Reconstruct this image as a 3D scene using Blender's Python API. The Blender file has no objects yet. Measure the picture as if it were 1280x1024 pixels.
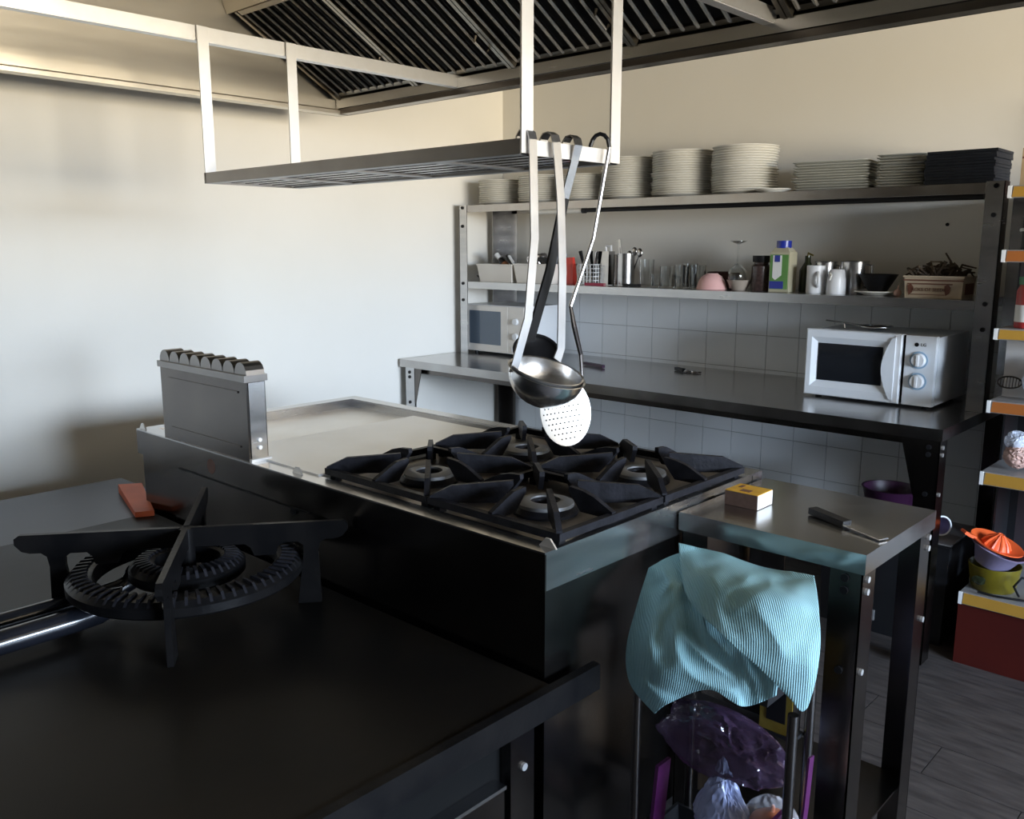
import bpy, bmesh, math, random
from mathutils import Vector, Matrix, noise
C = bpy.context.scene.collection
SC = bpy.context.scene
PI = math.pi
random.seed(7)
R = random.uniform

# ------------------------------------------------------------------ camera
cam_d = bpy.data.cameras.new('camera'); cam = bpy.data.objects.new('camera', cam_d); C.objects.link(cam)
cam.location = (3.640, -3.844, 1.434)
cam.rotation_euler = (math.radians(90 - 10.414), 0, math.radians(42.862))
cam_d.sensor_width = 36; cam_d.lens = 31.22; cam_d.clip_start = 0.02
SC.camera = cam
SC.view_settings.view_transform = 'Standard'; SC.view_settings.look = 'None'
SC.view_settings.gamma = 1; SC.view_settings.use_curve_mapping = False
SC.view_settings.exposure = 0.0
SC.cycles.use_denoising = True
SC.cycles.max_bounces = 8
SC.cycles.sample_clamp_indirect = 6
# ------------------------------------------------------------------ light: daylight through the big window in the right wall
w = bpy.data.worlds.new('world'); SC.world = w; w.use_nodes = True
nt = w.node_tree; bg = nt.nodes['Background']; bg.inputs[1].default_value = 68
tc = nt.nodes.new('ShaderNodeTexCoord'); sp = nt.nodes.new('ShaderNodeSeparateXYZ'); cr = nt.nodes.new('ShaderNodeValToRGB')
nt.links.new(tc.outputs['Generated'], sp.inputs[0])
mr = nt.nodes.new('ShaderNodeMapRange'); mr.inputs[1].default_value = -1; mr.inputs[2].default_value = 1
nt.links.new(sp.outputs['Z'], mr.inputs[0]); nt.links.new(mr.outputs[0], cr.inputs[0]); nt.links.new(cr.outputs[0], bg.inputs[0])
e = cr.color_ramp.elements           # sunlit ground below the horizon, hazy blue sky above
e[0].position = 0; e[0].color = (.72, .62, .46, 1); e[1].position = 1; e[1].color = (.42, .62, 1.0, 1)
for p, c in ((.488, (.90, .79, .61, 1)), (.505, (.86, .96, 1.08, 1)), (.62, (.66, .86, 1.15, 1))):
    q = e.new(p); q.color = c
def area(name, loc, direction, sx, sy, power, col, spread=180):
    d = bpy.data.lights.new(name, 'AREA'); d.shape = 'RECTANGLE'; d.size = sx; d.size_y = sy
    d.energy = power; d.color = col; d.spread = math.radians(spread)
    o = bpy.data.objects.new(name, d); C.objects.link(o); o.location = loc
    o.rotation_euler = Vector(direction).to_track_quat('-Z', 'Y').to_euler()
    return o
WX, WY0, WY1, WZ0, WZ1 = 7.6, -3.7, -0.75, 1.0, 2.1
pl = area('window_daylight_portal', (WX + .02, (WY0 + WY1) / 2, (WZ0 + WZ1) / 2), (-1, 0, 0), WY1 - WY0, WZ1 - WZ0, 1, (1, 1, 1))
pl.data.cycles.is_portal = True

# ------------------------------------------------------------------ materials
def mat(name, col, rough=.5, metal=0, col2=None, nscale=6, bump=0, bscale=60, stretch=None, spec=.5, alpha=1, trans=0, rvar=0, coat=0, ior=None, detail=4):
    m = bpy.data.materials.new(name); m.use_nodes = True
    nt = m.node_tree; b = nt.nodes['Principled BSDF']
    b.inputs['Base Color'].default_value = (*col, 1); b.inputs['Roughness'].default_value = rough
    b.inputs['Metallic'].default_value = metal; b.inputs['Specular IOR Level'].default_value = spec
    b.inputs['Alpha'].default_value = alpha; b.inputs['Transmission Weight'].default_value = trans
    b.inputs['Coat Weight'].default_value = coat
    if ior: b.inputs['IOR'].default_value = ior
    tc = nt.nodes.new('ShaderNodeTexCoord'); mp = nt.nodes.new('ShaderNodeMapping')
    nt.links.new(tc.outputs['Object'], mp.inputs[0])
    if stretch: mp.inputs['Scale'].default_value = stretch
    n = nt.nodes.new('ShaderNodeTexNoise'); n.inputs['Scale'].default_value = nscale; n.inputs['Detail'].default_value = detail
    nt.links.new(mp.outputs[0], n.inputs['Vector'])
    if col2:
        r = nt.nodes.new('ShaderNodeValToRGB'); r.color_ramp.elements[0].color = (*col, 1); r.color_ramp.elements[1].color = (*col2, 1)
        r.color_ramp.elements[0].position = .35; r.color_ramp.elements[1].position = .68
        nt.links.new(n.outputs['Fac'], r.inputs[0]); nt.links.new(r.outputs[0], b.inputs['Base Color'])
    if rvar:
        mr = nt.nodes.new('ShaderNodeMapRange'); mr.inputs[3].default_value = max(.03, rough - rvar); mr.inputs[4].default_value = rough + rvar
        nt.links.new(n.outputs['Fac'], mr.inputs[0]); nt.links.new(mr.outputs[0], b.inputs['Roughness'])
    if bump:
        n2 = nt.nodes.new('ShaderNodeTexNoise'); n2.inputs['Scale'].default_value = bscale; n2.inputs['Detail'].default_value = 3
        nt.links.new(mp.outputs[0], n2.inputs['Vector'])
        bp = nt.nodes.new('ShaderNodeBump'); bp.inputs['Strength'].default_value = bump; bp.inputs['Distance'].default_value = .005
        nt.links.new(n2.outputs['Fac'], bp.inputs['Height']); nt.links.new(bp.outputs[0], b.inputs['Normal'])
    return m
M = {}
M['paint'] = mat('cream_wall_paint', (.81, .785, .725), .75, col2=(.78, .755, .69), nscale=1.3, bump=.08, bscale=40)
M['dimpaint'] = mat('darkened_unseen_wall', (.055, .048, .042), .8, col2=(.045, .04, .035), nscale=2)  # unseen walls, coloured near-black to cut bounce light and steel reflections
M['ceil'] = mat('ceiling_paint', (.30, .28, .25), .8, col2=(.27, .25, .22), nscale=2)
M['tile'] = mat('glazed_white_tile', (.72, .74, .75), .18, col2=(.68, .70, .71), nscale=3, bump=.03, bscale=12)
M['grout'] = mat('grey_grout', (.30, .29, .28), .9)
M['plank'] = mat('grey_brown_wood_plank_tile', (.042, .036, .034), .5, col2=(.085, .073, .068), nscale=4, stretch=(2, 12, 2), bump=.15, bscale=20)
M['floorbase'] = mat('dark_floor_joint', (.03, .027, .025), .9)
M['steel'] = mat('brushed_stainless_steel', (.50, .50, .505), .25, 1, col2=(.58, .575, .57), nscale=5, rvar=.07, bump=.02, bscale=90, stretch=(1, 1, 6))
M['steelbar'] = mat('satin_steel_bar', (.80, .79, .77), .46, 1, col2=(.74, .73, .71), nscale=14, rvar=.05)
M['steelwarm'] = mat('greasy_hood_steel', (.66, .61, .52), .42, 1, col2=(.74, .69, .59), nscale=3, rvar=.1, bump=.06, bscale=14, stretch=(1, .4, 3))
M['steelworn'] = mat('smudged_table_steel', (.42, .40, .385), .21, 1, col2=(.50, .49, .475), nscale=7, rvar=.09, bump=.03, bscale=20)
M['pipe'] = mat('glossy_black_pipe', (.006, .007, .010), .16, 0, col2=(.010, .011, .015), nscale=10, spec=.7)
M['steelmid'] = mat('shade_toned_steel', (.26, .25, .245), .36, 1, col2=(.33, .32, .31), nscale=6, rvar=.07)  # grey steel with the shade of bars turned from the window in its colour
M['coverplate'] = mat('pale_satin_cover_plate', (.82, .81, .79), .34, .55, col2=(.78, .77, .74), nscale=4, rvar=.05)
M['trayfloor'] = mat('pale_steel_tray', (.74, .71, .66), .30, .85, col2=(.68, .64, .58), nscale=4, rvar=.06)
M['handlesteel'] = mat('brushed_handle_steel', (.64, .64, .65), .30, 1, col2=(.46, .46, .47), nscale=8, rvar=.05)
M['ladlesteel'] = mat('bright_ladle_steel', (.80, .80, .80), .24, 1)
M['wingsteel'] = mat('dim_reflection_wing', (.075, .078, .088), .42, 1, col2=(.10, .105, .115), nscale=5, rvar=.08)  # wing steel, darkened in colour for the dim wall it mirrors
M['steeldark'] = mat('dark_and_shaded_steel', (.115, .105, .100), .23, 1, col2=(.17, .155, .142), nscale=4, rvar=.08)  # dark steel; its colour also carries the dark room mirrored by the range
M['filter'] = mat('greasy_filter_steel', (.30, .27, .22), .36, 1, col2=(.42, .37, .29), nscale=6, rvar=.1, stretch=(1, 4, 1))
M['filterdark'] = mat('near_black_filter_cavity', (.012, .011, .010), .7)  # near-black sheet behind the baffles
M['iron'] = mat('black_cast_iron', (.009, .009, .011), .45, 0, col2=(.017, .017, .021), nscale=30, bump=.15, bscale=120, spec=.14)
M['ironblack'] = mat('oily_black_iron', (.004, .004, .0045), .32, 0, col2=(.008, .0075, .0075), nscale=12, bump=.1, bscale=60, spec=.14)
M['griddle'] = mat('seasoned_black_plate', (.006, .0055, .005), .38, 0, col2=(.014, .011, .008), nscale=3, rvar=.12, bump=.05, bscale=15, spec=.12)
M['enamel'] = mat('scorched_burner_tray', (.17, .15, .13), .40, .7, col2=(.24, .21, .18), nscale=8, rvar=.1)
M['burnercap'] = mat('grey_burner_ring', (.20, .20, .20), .5, .6)
M['void'] = mat('black_void', (.004, .004, .004), .8, spec=.1)
M['porcelain'] = mat('white_porcelain', (.87, .85, .79), .22, col2=(.83, .81, .74), nscale=8)
M['white'] = mat('white_plastic', (.78, .79, .80), .35, col2=(.75, .76, .77), nscale=5)
M['offwhite'] = mat('ivory_plastic', (.74, .70, .64), .45, col2=(.70, .66, .60), nscale=5)
M['lgwhite'] = mat('pearl_white_plastic', (.78, .82, .86), .32, col2=(.75, .79, .83), nscale=5)
M['lgblue'] = mat('pale_blue_grey_plastic', (.30, .44, .58), .35)
M['greyplate'] = mat('sage_grey_stoneware', (.58, .58, .52), .4, col2=(.53, .53, .47), nscale=9)
M['slate'] = mat('black_slate', (.010, .013, .020), .45, col2=(.016, .02, .028), nscale=20, bump=.2, bscale=80)
M['glass'] = mat('clear_glass', (.97, .985, .98), .02, trans=1, ior=1.45)
M['smokeglass'] = mat('dark_door_glass', (.012, .014, .018), .08, spec=.6)
M['blueglass'] = mat('grey_blue_door_glass', (.10, .13, .17), .12, spec=.6)
M['black'] = mat('black_plastic', (.008, .008, .009), .42, spec=.25)
M['red'] = mat('red_plastic', (.62, .05, .03), .4, col2=(.55, .04, .03), nscale=9)
M['darkred'] = mat('dark_red_panel', (.065, .006, .003), .6, col2=(.055, .005, .003), spec=.25, nscale=5)
M['crimson'] = mat('crimson_handle', (.28, .02, .05), .4)
M['orange'] = mat('orange_plastic', (.85, .13, .03), .4, col2=(.78, .11, .025), nscale=9)
M['orangewood'] = mat('orange_wedge', (.62, .11, .025), .55, col2=(.52, .09, .02), nscale=12)
M['stripyellow'] = mat('amber_price_strip', (.48, .26, .04), .4, col2=(.44, .23, .036), nscale=4)
M['striporange'] = mat('orange_price_strip', (.42, .14, .03), .4, col2=(.38, .12, .028), nscale=4)
M['shelfgrey'] = mat('grey_shelf_metal', (.30, .29, .285), .45, .2)
M['shelfdark'] = mat('dark_upright_metal', (.02, .02, .022), .35, .3)
M['yellow'] = mat('translucent_yellow_plastic', (.14, .11, .008), .3, col2=(.11, .085, .006), nscale=9)
M['lilac'] = mat('lilac_plastic', (.25, .21, .32), .35)
M['purple'] = mat('purple_plastic', (.03, .006, .027), .45)
M['magenta'] = mat('magenta_plastic', (.06, .002, .055), .5, col2=(.05, .0015, .045), nscale=8)
M['pink'] = mat('pink_ceramic', (.72, .44, .42), .3, col2=(.66, .38, .36), nscale=4)
M['brownbowl'] = mat('brown_glazed_ceramic', (.07, .03, .025), .3)
M['beige'] = mat('beige_ceramic', (.36, .31, .26), .35)
M['pepper'] = mat('peppercorn_jar', (.035, .022, .020), .25, col2=(.07, .045, .04), nscale=90)
M['blue'] = mat('blue_cap', (.02, .035, .30), .3)
M['green'] = mat('green_label', (.10, .27, .06), .4, col2=(.16, .33, .10), nscale=10)
M['oil'] = mat('pale_contents', (.52, .48, .34), .25, col2=(.45, .42, .30), nscale=14)
M['olive'] = mat('dark_olive_glass', (.02, .025, .012), .12)
M['cream'] = mat('cream_tin_paint', (.58, .47, .33), .4, col2=(.50, .40, .28), nscale=8)
M['brown'] = mat('brown_print', (.16, .06, .035), .5)
M['twig'] = mat('dried_twig', (.045, .03, .018), .8, col2=(.08, .055, .03), nscale=20)
M['cardboard'] = mat('carton_print', (.52, .38, .22), .6, col2=(.40, .28, .15), nscale=14)
M['matchyellow'] = mat('yellow_printed_card', (.75, .42, .03), .5, col2=(.60, .30, .02), nscale=30)
M['striker'] = mat('brown_striker', (.09, .05, .035), .8, col2=(.12, .07, .05), nscale=60)
M['card'] = mat('white_card', (.82, .82, .80), .6)
M['paper'] = mat('pale_grey_paper', (.50, .48, .46), .6, col2=(.45, .43, .41), nscale=6, bump=.2, bscale=18)
M['film'] = mat('milky_plastic_film', (.62, .68, .80), .22, alpha=.80, col2=(.72, .76, .86), nscale=12, bump=.5, bscale=35)
M['filmblue'] = mat('blue_white_plastic_film', (.32, .36, .56), .22, alpha=.85, col2=(.46, .50, .70), nscale=10, bump=.5, bscale=35)
M['filmclear'] = mat('clear_violet_plastic_film', (.035, .018, .036), .09, alpha=.62, col2=(.09, .055, .11), nscale=14, bump=.5, bscale=45, spec=.8)
M['wrapclear'] = mat('clear_wrap_film', (.7, .7, .75), .12, alpha=.22, bump=.5, bscale=45, spec=.8)
M['onion'] = mat('orange_brown_onion', (.45, .13, .05), .35, col2=(.34, .09, .03), nscale=10, stretch=(4, 4, 1))
M['garlic'] = mat('pinkish_garlic', (.55, .36, .30), .5, col2=(.48, .30, .25), nscale=14)
M['gold'] = mat('gold_tin', (.30, .22, .04), .35, .4, col2=(.22, .15, .02), nscale=20)
M['tube'] = mat('pale_tube_sleeve', (.70, .68, .62), .4)
M['foil'] = mat('crumpled_foil', (.75, .75, .78), .25, 1, bump=.8, bscale=40)
M['cloth_dark'] = mat('dark_cloth', (.02, .022, .028), .9)
M['woodbrown'] = mat('brown_wood', (.25, .10, .04), .5)
M['greentext'] = mat('green_cap', (.03, .22, .08), .4)
M['jarred'] = mat('red_label', (.42, .03, .03), .4)
def towel_mat():
    m = mat('teal_ribbed_towel', (.24, .43, .46), .92, col2=(.30, .50, .53), nscale=5, spec=.15)
    nt = m.node_tree; b = nt.nodes['Principled BSDF']
    uv = nt.nodes.new('ShaderNodeUVMap'); wv = nt.nodes.new('ShaderNodeTexWave'); wv.inputs['Scale'].default_value = 32
    wv.inputs['Distortion'].default_value = .6; wv.inputs['Detail'].default_value = 1
    nt.links.new(uv.outputs[0], wv.inputs['Vector'])
    bp = nt.nodes.new('ShaderNodeBump'); bp.inputs['Strength'].default_value = .45; bp.inputs['Distance'].default_value = .0025
    nt.links.new(wv.outputs['Fac'], bp.inputs['Height']); nt.links.new(bp.outputs[0], b.inputs['Normal'])
    return m
M['towel'] = towel_mat()

# ------------------------------------------------------------------ geometry helpers
class B:
    def __init__(s): s.bm = bmesh.new()
    def box(s, x0, x1, y0, y1, z0, z1):
        v = [s.bm.verts.new(p) for p in ((x0,y0,z0),(x1,y0,z0),(x1,y1,z0),(x0,y1,z0),(x0,y0,z1),(x1,y0,z1),(x1,y1,z1),(x0,y1,z1))]
        for f in ((3,2,1,0),(4,5,6,7),(0,1,5,4),(1,2,6,5),(2,3,7,6),(3,0,4,7)): s.bm.faces.new([v[i] for i in f])
        return s
    def hexa(s, p):           # eight free corners, same order as box
        v = [s.bm.verts.new(q) for q in p]
        for f in ((3,2,1,0),(4,5,6,7),(0,1,5,4),(1,2,6,5),(2,3,7,6),(3,0,4,7)): s.bm.faces.new([v[i] for i in f])
        return s
    def frame(s, pts, rad, seg=8, caps=True, closed=False):
        pts = [Vector(p) for p in pts]; n = len(pts); rings = []
        if not hasattr(rad, '__len__'): rad = [rad] * n
        up = None
        for i, p in enumerate(pts):
            a = pts[(i-1) % n] if (closed or i > 0) else p
            b = pts[(i+1) % n] if (closed or i < n-1) else p
            t = (b - a).normalized()
            if up is None:
                up = t.cross(Vector((0,0,1)))
                if up.length < 1e-3: up = t.cross(Vector((1,0,0)))
                up.normalize()
            else:
                up = (up - t * up.dot(t)); up.normalize()
            q = t.cross(up)
            rings.append([s.bm.verts.new(p + (up*math.cos(2*PI*k/seg) + q*math.sin(2*PI*k/seg)) * rad[i]) for k in range(seg)])
        m = n if closed else n-1
        for i in range(m):
            A, D = rings[i], rings[(i+1) % n]
            for k in range(seg): s.bm.faces.new((A[k], A[(k+1)%seg], D[(k+1)%seg], D[k]))
        if caps and not closed:
            s.bm.faces.new(rings[0][::-1]); s.bm.faces.new(rings[-1])
        return s
    tube = frame
    def cyl(s, p0, p1, r0, r1=None, seg=16): return s.frame([p0, p1], [r0, r0 if r1 is None else r1], seg)
    def lathe(s, prof, c=(0,0,0), seg=24, mtx=None):
        rings = []
        for r, z in prof:
            if r < 1e-6: pts = [Vector((0,0,z))]
            else: pts = [Vector((r*math.cos(2*PI*k/seg), r*math.sin(2*PI*k/seg), z)) for k in range(seg)]
            if mtx: pts = [mtx @ p for p in pts]
            rings.append([s.bm.verts.new(p + Vector(c)) for p in pts])
        for A, D in zip(rings, rings[1:]):
            for k in range(seg):
                j = (k+1) % seg
                if len(A) == 1 and len(D) == 1: continue
                if len(A) == 1: s.bm.faces.new((A[0], D[j], D[k]))
                elif len(D) == 1: s.bm.faces.new((A[k], A[j], D[0]))
                else: s.bm.faces.new((A[k], A[j], D[j], D[k]))
        return s
    def prism(s, poly, o, u, v, n, th):   # 2d polygon in plane (u,v) at o, thickness th along n (centred)
        o, u, v, n = Vector(o), Vector(u), Vector(v), Vector(n)
        a = [s.bm.verts.new(o + u*p + v*q - n*th/2) for p, q in poly]
        b = [s.bm.verts.new(o + u*p + v*q + n*th/2) for p, q in poly]
        s.bm.faces.new(a[::-1]); s.bm.faces.new(b)
        k = len(poly)
        for i in range(k): s.bm.faces.new((a[i], a[(i+1)%k], b[(i+1)%k], b[i]))
        return s
    def strap(s, pts, wd, th, side=(0,1,0)):   # flat strip along pts, width along side
        pts = [Vector(p) for p in pts]; sd = Vector(side).normalized(); rings = []
        for i, p in enumerate(pts):
            t = (pts[min(i+1, len(pts)-1)] - pts[max(i-1, 0)]).normalized()
            u = (sd - t*sd.dot(t)).normalized(); n = t.cross(u)
            rings.append([s.bm.verts.new(p + u*a*wd/2 + n*b*th/2) for a, b in ((-1,-1),(1,-1),(1,1),(-1,1))])
        for A, D in zip(rings, rings[1:]):
            for k in range(4): s.bm.faces.new((A[k], A[(k+1)%4], D[(k+1)%4], D[k]))
        s.bm.faces.new(rings[0][::-1]); s.bm.faces.new(rings[-1])
        return s
    def ball(s, c, r, sub=2, sx=1, sy=1, sz=1, lump=0, seed=0):
        g = bmesh.ops.create_icosphere(s.bm, subdivisions=sub, radius=1)
        for v in g['verts']:
            d = v.co.copy(); k = 1 + (noise.noise(d*1.7 + Vector((seed,seed*.7,0)))*lump if lump else 0)
            v.co = Vector(c) + Vector((d.x*sx, d.y*sy, d.z*sz)) * r * k
        return s
    def ring(s, c, r, rt, seg=28, mtx=None, tseg=8):
        pts = []
        for k in range(seg):
            p = Vector((r*math.cos(2*PI*k/seg), r*math.sin(2*PI*k/seg), 0))
            if mtx: p = mtx @ p
            pts.append(p + Vector(c))
        return s.frame(pts, rt, tseg, closed=True)
    def spin(s, ang, c, axis='Z', frm=None):
        vs = s.bm.verts if frm is None else list(s.bm.verts)[frm:]
        bmesh.ops.rotate(s.bm, verts=list(vs), cent=Vector(c), matrix=Matrix.Rotation(ang, 3, axis)); return s

def rootloc(o):
    l = Vector((0,0,0))
    while o: l += o.location; o = o.parent
    return l
def obj(name, b, m, parent=None, loc=None, bevel=0, smooth=0, local=False, kind=None, label=None):
    bm = b.bm
    if bevel:
        es = [e for e in bm.edges if len(e.link_faces) == 2 and e.calc_face_angle(0) > .6]
        bmesh.ops.bevel(bm, geom=es, offset=bevel, segments=2, affect='EDGES', clamp_overlap=True)
    bmesh.ops.recalc_face_normals(bm, faces=bm.faces[:])
    if loc is not None: off = Vector(loc)
    elif parent is not None and not local: off = rootloc(parent)
    else: off = Vector((0,0,0))
    if off.length and not local:
        for v in bm.verts: v.co -= off
    me = bpy.data.meshes.new(name); bm.to_mesh(me); bm.free()
    me.materials.append(M[m] if isinstance(m, str) else m)
    if smooth:
        me.shade_smooth(); me.set_sharp_from_angle(angle=math.radians(smooth))
    o = bpy.data.objects.new(name, me); C.objects.link(o)
    if loc is not None: o.location = loc
    if parent is not None: o.parent = parent
    if kind: o['kind'] = kind
    if label: o['label'] = label
    return o
def tag(o, label, cat, group=None):
    o['label'] = label; o['category'] = cat
    if group: o['group'] = group
    return o
def thing(name, label, cat, loc=(0,0,0), rz=0, group=None):
    o = bpy.data.objects.new(name, None); o.empty_display_size = .05; C.objects.link(o)
    o.location = loc; o.rotation_euler = (0, 0, rz); return tag(o, label, cat, group)
def struct(name, b, m, parent=None, **k):
    o = obj(name, b, m, parent, **k); 
    if parent is None: o['kind'] = 'structure'
    return o
def dup(root, loc, label, rz=0, group=None):
    r = root.copy(); C.objects.link(r); r.location = loc; r.rotation_euler = (0,0,rz); r['label'] = label
    if group: r['group'] = group
    for ch in root.children:
        c = ch.copy(); C.objects.link(c); c.parent = r
        for g in ch.children:
            d = g.copy(); C.objects.link(d); d.parent = c
    return r
def text(name, s, size, loc, rot, m, parent, depth=.0006):
    cu = bpy.data.curves.new(name, 'FONT'); cu.body = s; cu.size = size; cu.extrude = depth
    cu.align_x = 'CENTER'; cu.align_y = 'CENTER'; cu.resolution_u = 2
    t = bpy.data.objects.new(name, cu); me = bpy.data.meshes.new_from_object(t)
    me.materials.clear(); me.materials.append(M[m]); me.name = name
    o = bpy.data.objects.new(name, me); C.objects.link(o)
    o.parent = parent; o.location = Vector(loc) - rootloc(parent); o.rotation_euler = rot
    bpy.data.objects.remove(t); bpy.data.curves.remove(cu)
    return o
def cone_basis(n):
    n = Vector(n).normalized(); return n.to_track_quat('Z', 'Y').to_matrix()
ORD = ['bottom','second','third','fourth','fifth','sixth','seventh','eighth','ninth','tenth','eleventh','twelfth','thirteenth','fourteenth','fifteenth','sixteenth','seventeenth','eighteenth','nineteenth','twentieth']

# ------------------------------------------------------------------ room shell
X1, Y0, H = 7.6, -4.45, 2.70
floor = struct('floor', B().box(-.1, X1+.1, Y0-.1, .1, -.06, -.004), 'floorbase')
plank = B().box(0, .897, 0, .176, -.012, 0); pm = obj('plank', plank, 'plank', floor, local=True, bevel=.0015)
first = True
yy = -.005; row = 0
while yy - .18 > Y0:
    x = -.45 * (row % 2) - .2 * (row % 3)
    while x < X1:
        if x + .9 > 0.0 and x + .9 < X1 + .05:
            o = pm if first else pm.copy()
            if not first: C.objects.link(o)
            first = False; o.parent = floor; o.location = (max(x, 0.001) if x >= 0 else x + .9 - .9, yy - .178, 0)
            if x < 0: o.location.x = 0.001; o.scale.x = (x + .9) / .9
        x += .9
    yy -= .179; row += 1
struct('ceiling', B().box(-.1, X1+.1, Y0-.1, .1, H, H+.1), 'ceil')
struct('wall_left', B().box(-.1, 0, Y0, .1, 0, H), 'paint')
wb = struct('wall_back', B().box(0, X1, 0, .1, 0, H), 'paint')
struct('wall_front', B().box(-.1, X1+.1, Y0-.1, Y0, 0, H), 'dimpaint')  # unseen wall, set close and dark so the steel mirrors less light
r = B(); r.box(X1, X1+.12, Y0, WY0, 0, H); r.box(X1, X1+.12, WY1, .1, 0, H); r.box(X1, X1+.12, WY0, WY1, 0, WZ0); r.box(X1, X1+.12, WY0, WY1, WZ1, H)
struct('wall_right', r, 'dimpaint')
r = B()
for a, b_ in ((WY0, WY0+.05), (WY1-.05, WY1), ((WY0+WY1)/2-.025, (WY0+WY1)/2+.025)): r.box(X1+.02, X1+.07, a, b_, WZ0, WZ1)
for a, b_ in ((WZ0, WZ0+.05), (WZ1-.05, WZ1)): r.box(X1+.02, X1+.07, WY0, WY1, a, b_)
struct('window_1', r, 'white')
# tiles on the back wall (behind the counter and below it)
struct('trim_1', B().box(.001, 2.96, -.004, 0, 0, 1.236), 'grout')
tp = .159; tm = obj('tile', B().box(.0012, tp-.0012, -.011, -.004, .0012, tp-.0012), 'tile', wb, local=True, bevel=.0012)
first = True
for k in range(-3, 15):
    for j in range(-7, 2):
        x = .588 + k*tp; z = 1.024 + j*tp
        if z < 0: continue
        o = tm if first else tm.copy()
        if not first: C.objects.link(o)
        first = False; o.parent = wb; o.location = (x, 0, z)
        if z + tp > 1.236: o.scale.z = (1.236 - z) / tp
obj('wall_screw', B().cyl((2.33, 0, 1.80), (2.33, -.006, 1.80), .006, seg=10), 'black', wb)
obj('wall_screw', B().cyl((2.45, 0, 1.52), (2.45, -.006, 1.52), .007, seg=10), 'black', wb)

# ------------------------------------------------------------------ extractor hood
HX0, HX1, HY1, HY0, HZ = .40, 3.55, -1.432, -4.3, 1.98
hood = thing('extractor_hood', 'large stainless canopy hood with dark baffle filters over the range', 'hood', (1.9, -2.8, HZ))
def lip(x0, x1, y0, y1, nx, ny):
    b = B()
    if nx: b.box(x0, x1+(.014 if nx > 0 else 0), y0, y1, HZ, HZ+.014); b.box(x0 if nx > 0 else x1-.006, x0+.006 if nx > 0 else x1, y0, y1, HZ, HZ+.055); b.box(x0+.040, x0+.044, y0, y1, HZ+.022, HZ+.058) if nx > 0 else b.box(x1-.05, x1-.045, y0, y1, HZ+.012, HZ+.055)
    else: b.box(x0, x1, y0, y1, HZ, HZ+.012); b.box(x0, x1, (y1-.006 if ny < 0 else y0), (y1 if ny < 0 else y0+.006), HZ, HZ+.06); b.box(x0, x1, (y0 if ny < 0 else y1-.005), (y0+.005 if ny < 0 else y1), HZ+.012, HZ+.055)
    return b
obj('gutter_rim', lip(HX0, HX0+.05, HY0, HY1, 1, 0), 'steelwarm', hood)
obj('gutter_rim', lip(HX1-.05, HX1, HY0, HY1, -1, 0), 'steelwarm', hood)
obj('gutter_rim', lip(HX0+.05, HX1-.05, HY1-.05, HY1, 0, -1), 'steeldark', hood)
obj('gutter_lip', B().box(HX0+.05, HX1-.05, HY1-.058, HY1-.053, HZ+.022, HZ+.058), 'steel', hood)
obj('gutter_rim', lip(HX0+.05, HX1-.05, HY0, HY0+.05, 0, 1), 'steeldark', hood)
obj('side_panel', B().box(HX0, HX0+.008, HY0, HY1, HZ+.055, 2.62), 'steelwarm', hood)
obj('side_panel', B().box(HX1-.008, HX1, HY0, HY1, HZ+.055, 2.62), 'steelwarm', hood)
obj('back_panel', B().box(HX0+.01, HX1-.01, HY1-.006, HY1, HZ+.06, 2.62), 'steeldark', hood)
obj('front_panel', B().box(HX0+.01, HX1-.01, HY0, HY0+.006, HZ+.06, 2.62), 'steelwarm', hood)
obj('top_panel', B().box(HX0, HX1, HY0, HY1, 2.622, 2.64), 'steelwarm', hood)
# filters: sloped 30 degrees up towards the room
fa = math.radians(30); fu = Vector((0, -math.cos(fa), math.sin(fa))); fn = Vector((0, -math.sin(fa), -math.cos(fa)))
F0 = Vector((0, HY1-.062, HZ+.058)); FL = .525
def slab(b, x0, x1, s0, s1, d0, d1):      # along x, along slope, depth below the filter plane
    p = [F0 + Vector((x, 0, 0)) + fu*s_ + fn*d for d in (d0, d1) for x, s_ in ((x0,s0),(x1,s0),(x1,s1),(x0,s1))]
    return b.hexa(p)
fw = .497; nf = 6
for i in range(nf):
    x0 = HX0 + .06 + i*(fw+.004); 
    x1 = min(x0 + fw, HX1-.055)
    f = obj('baffle_filter', slab(slab(slab(slab(slab(B(), x0, x1, 0, FL, -.03, -.026), x0, x0+.014, 0, FL, -.026, .004), x1-.014, x1, 0, FL, -.026, .004), x0+.022, x1-.022, 0, .02, -.026, -.012), x0+.022, x1-.022, FL-.02, FL, -.026, .004), 'filterdark' if False else 'filter', hood)
    obj('filter_cavity', slab(B(), x0+.022, x1-.022, .02, FL-.02, -.026, -.022), 'filterdark', f)
    nb = 9; pw = (x1-x0-.044)/nb
    for k in range(nb):
        a = x0 + .022 + k*pw
        b = B(); b.prism([(a+.006, -.018), (a+.008, .000), (a+.017, .004), (a+.021, -.001), (a+.014, -.003), (a+.011, -.018)], F0 + fu*(FL/2), (1,0,0), fn, fu, FL-.04)
        obj('baffle', b, 'filter', f)
    for sx in (x1-.024,):
        b = B(); pts = [F0 + Vector((sx, 0, 0)) + fu*q + fn*d for q, d in ((.10,.004),(.105,.024),(.165,.024),(.17,.004))]
        obj('filter_handle', b.tube(pts, .005, 6), 'filter', f)
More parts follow.
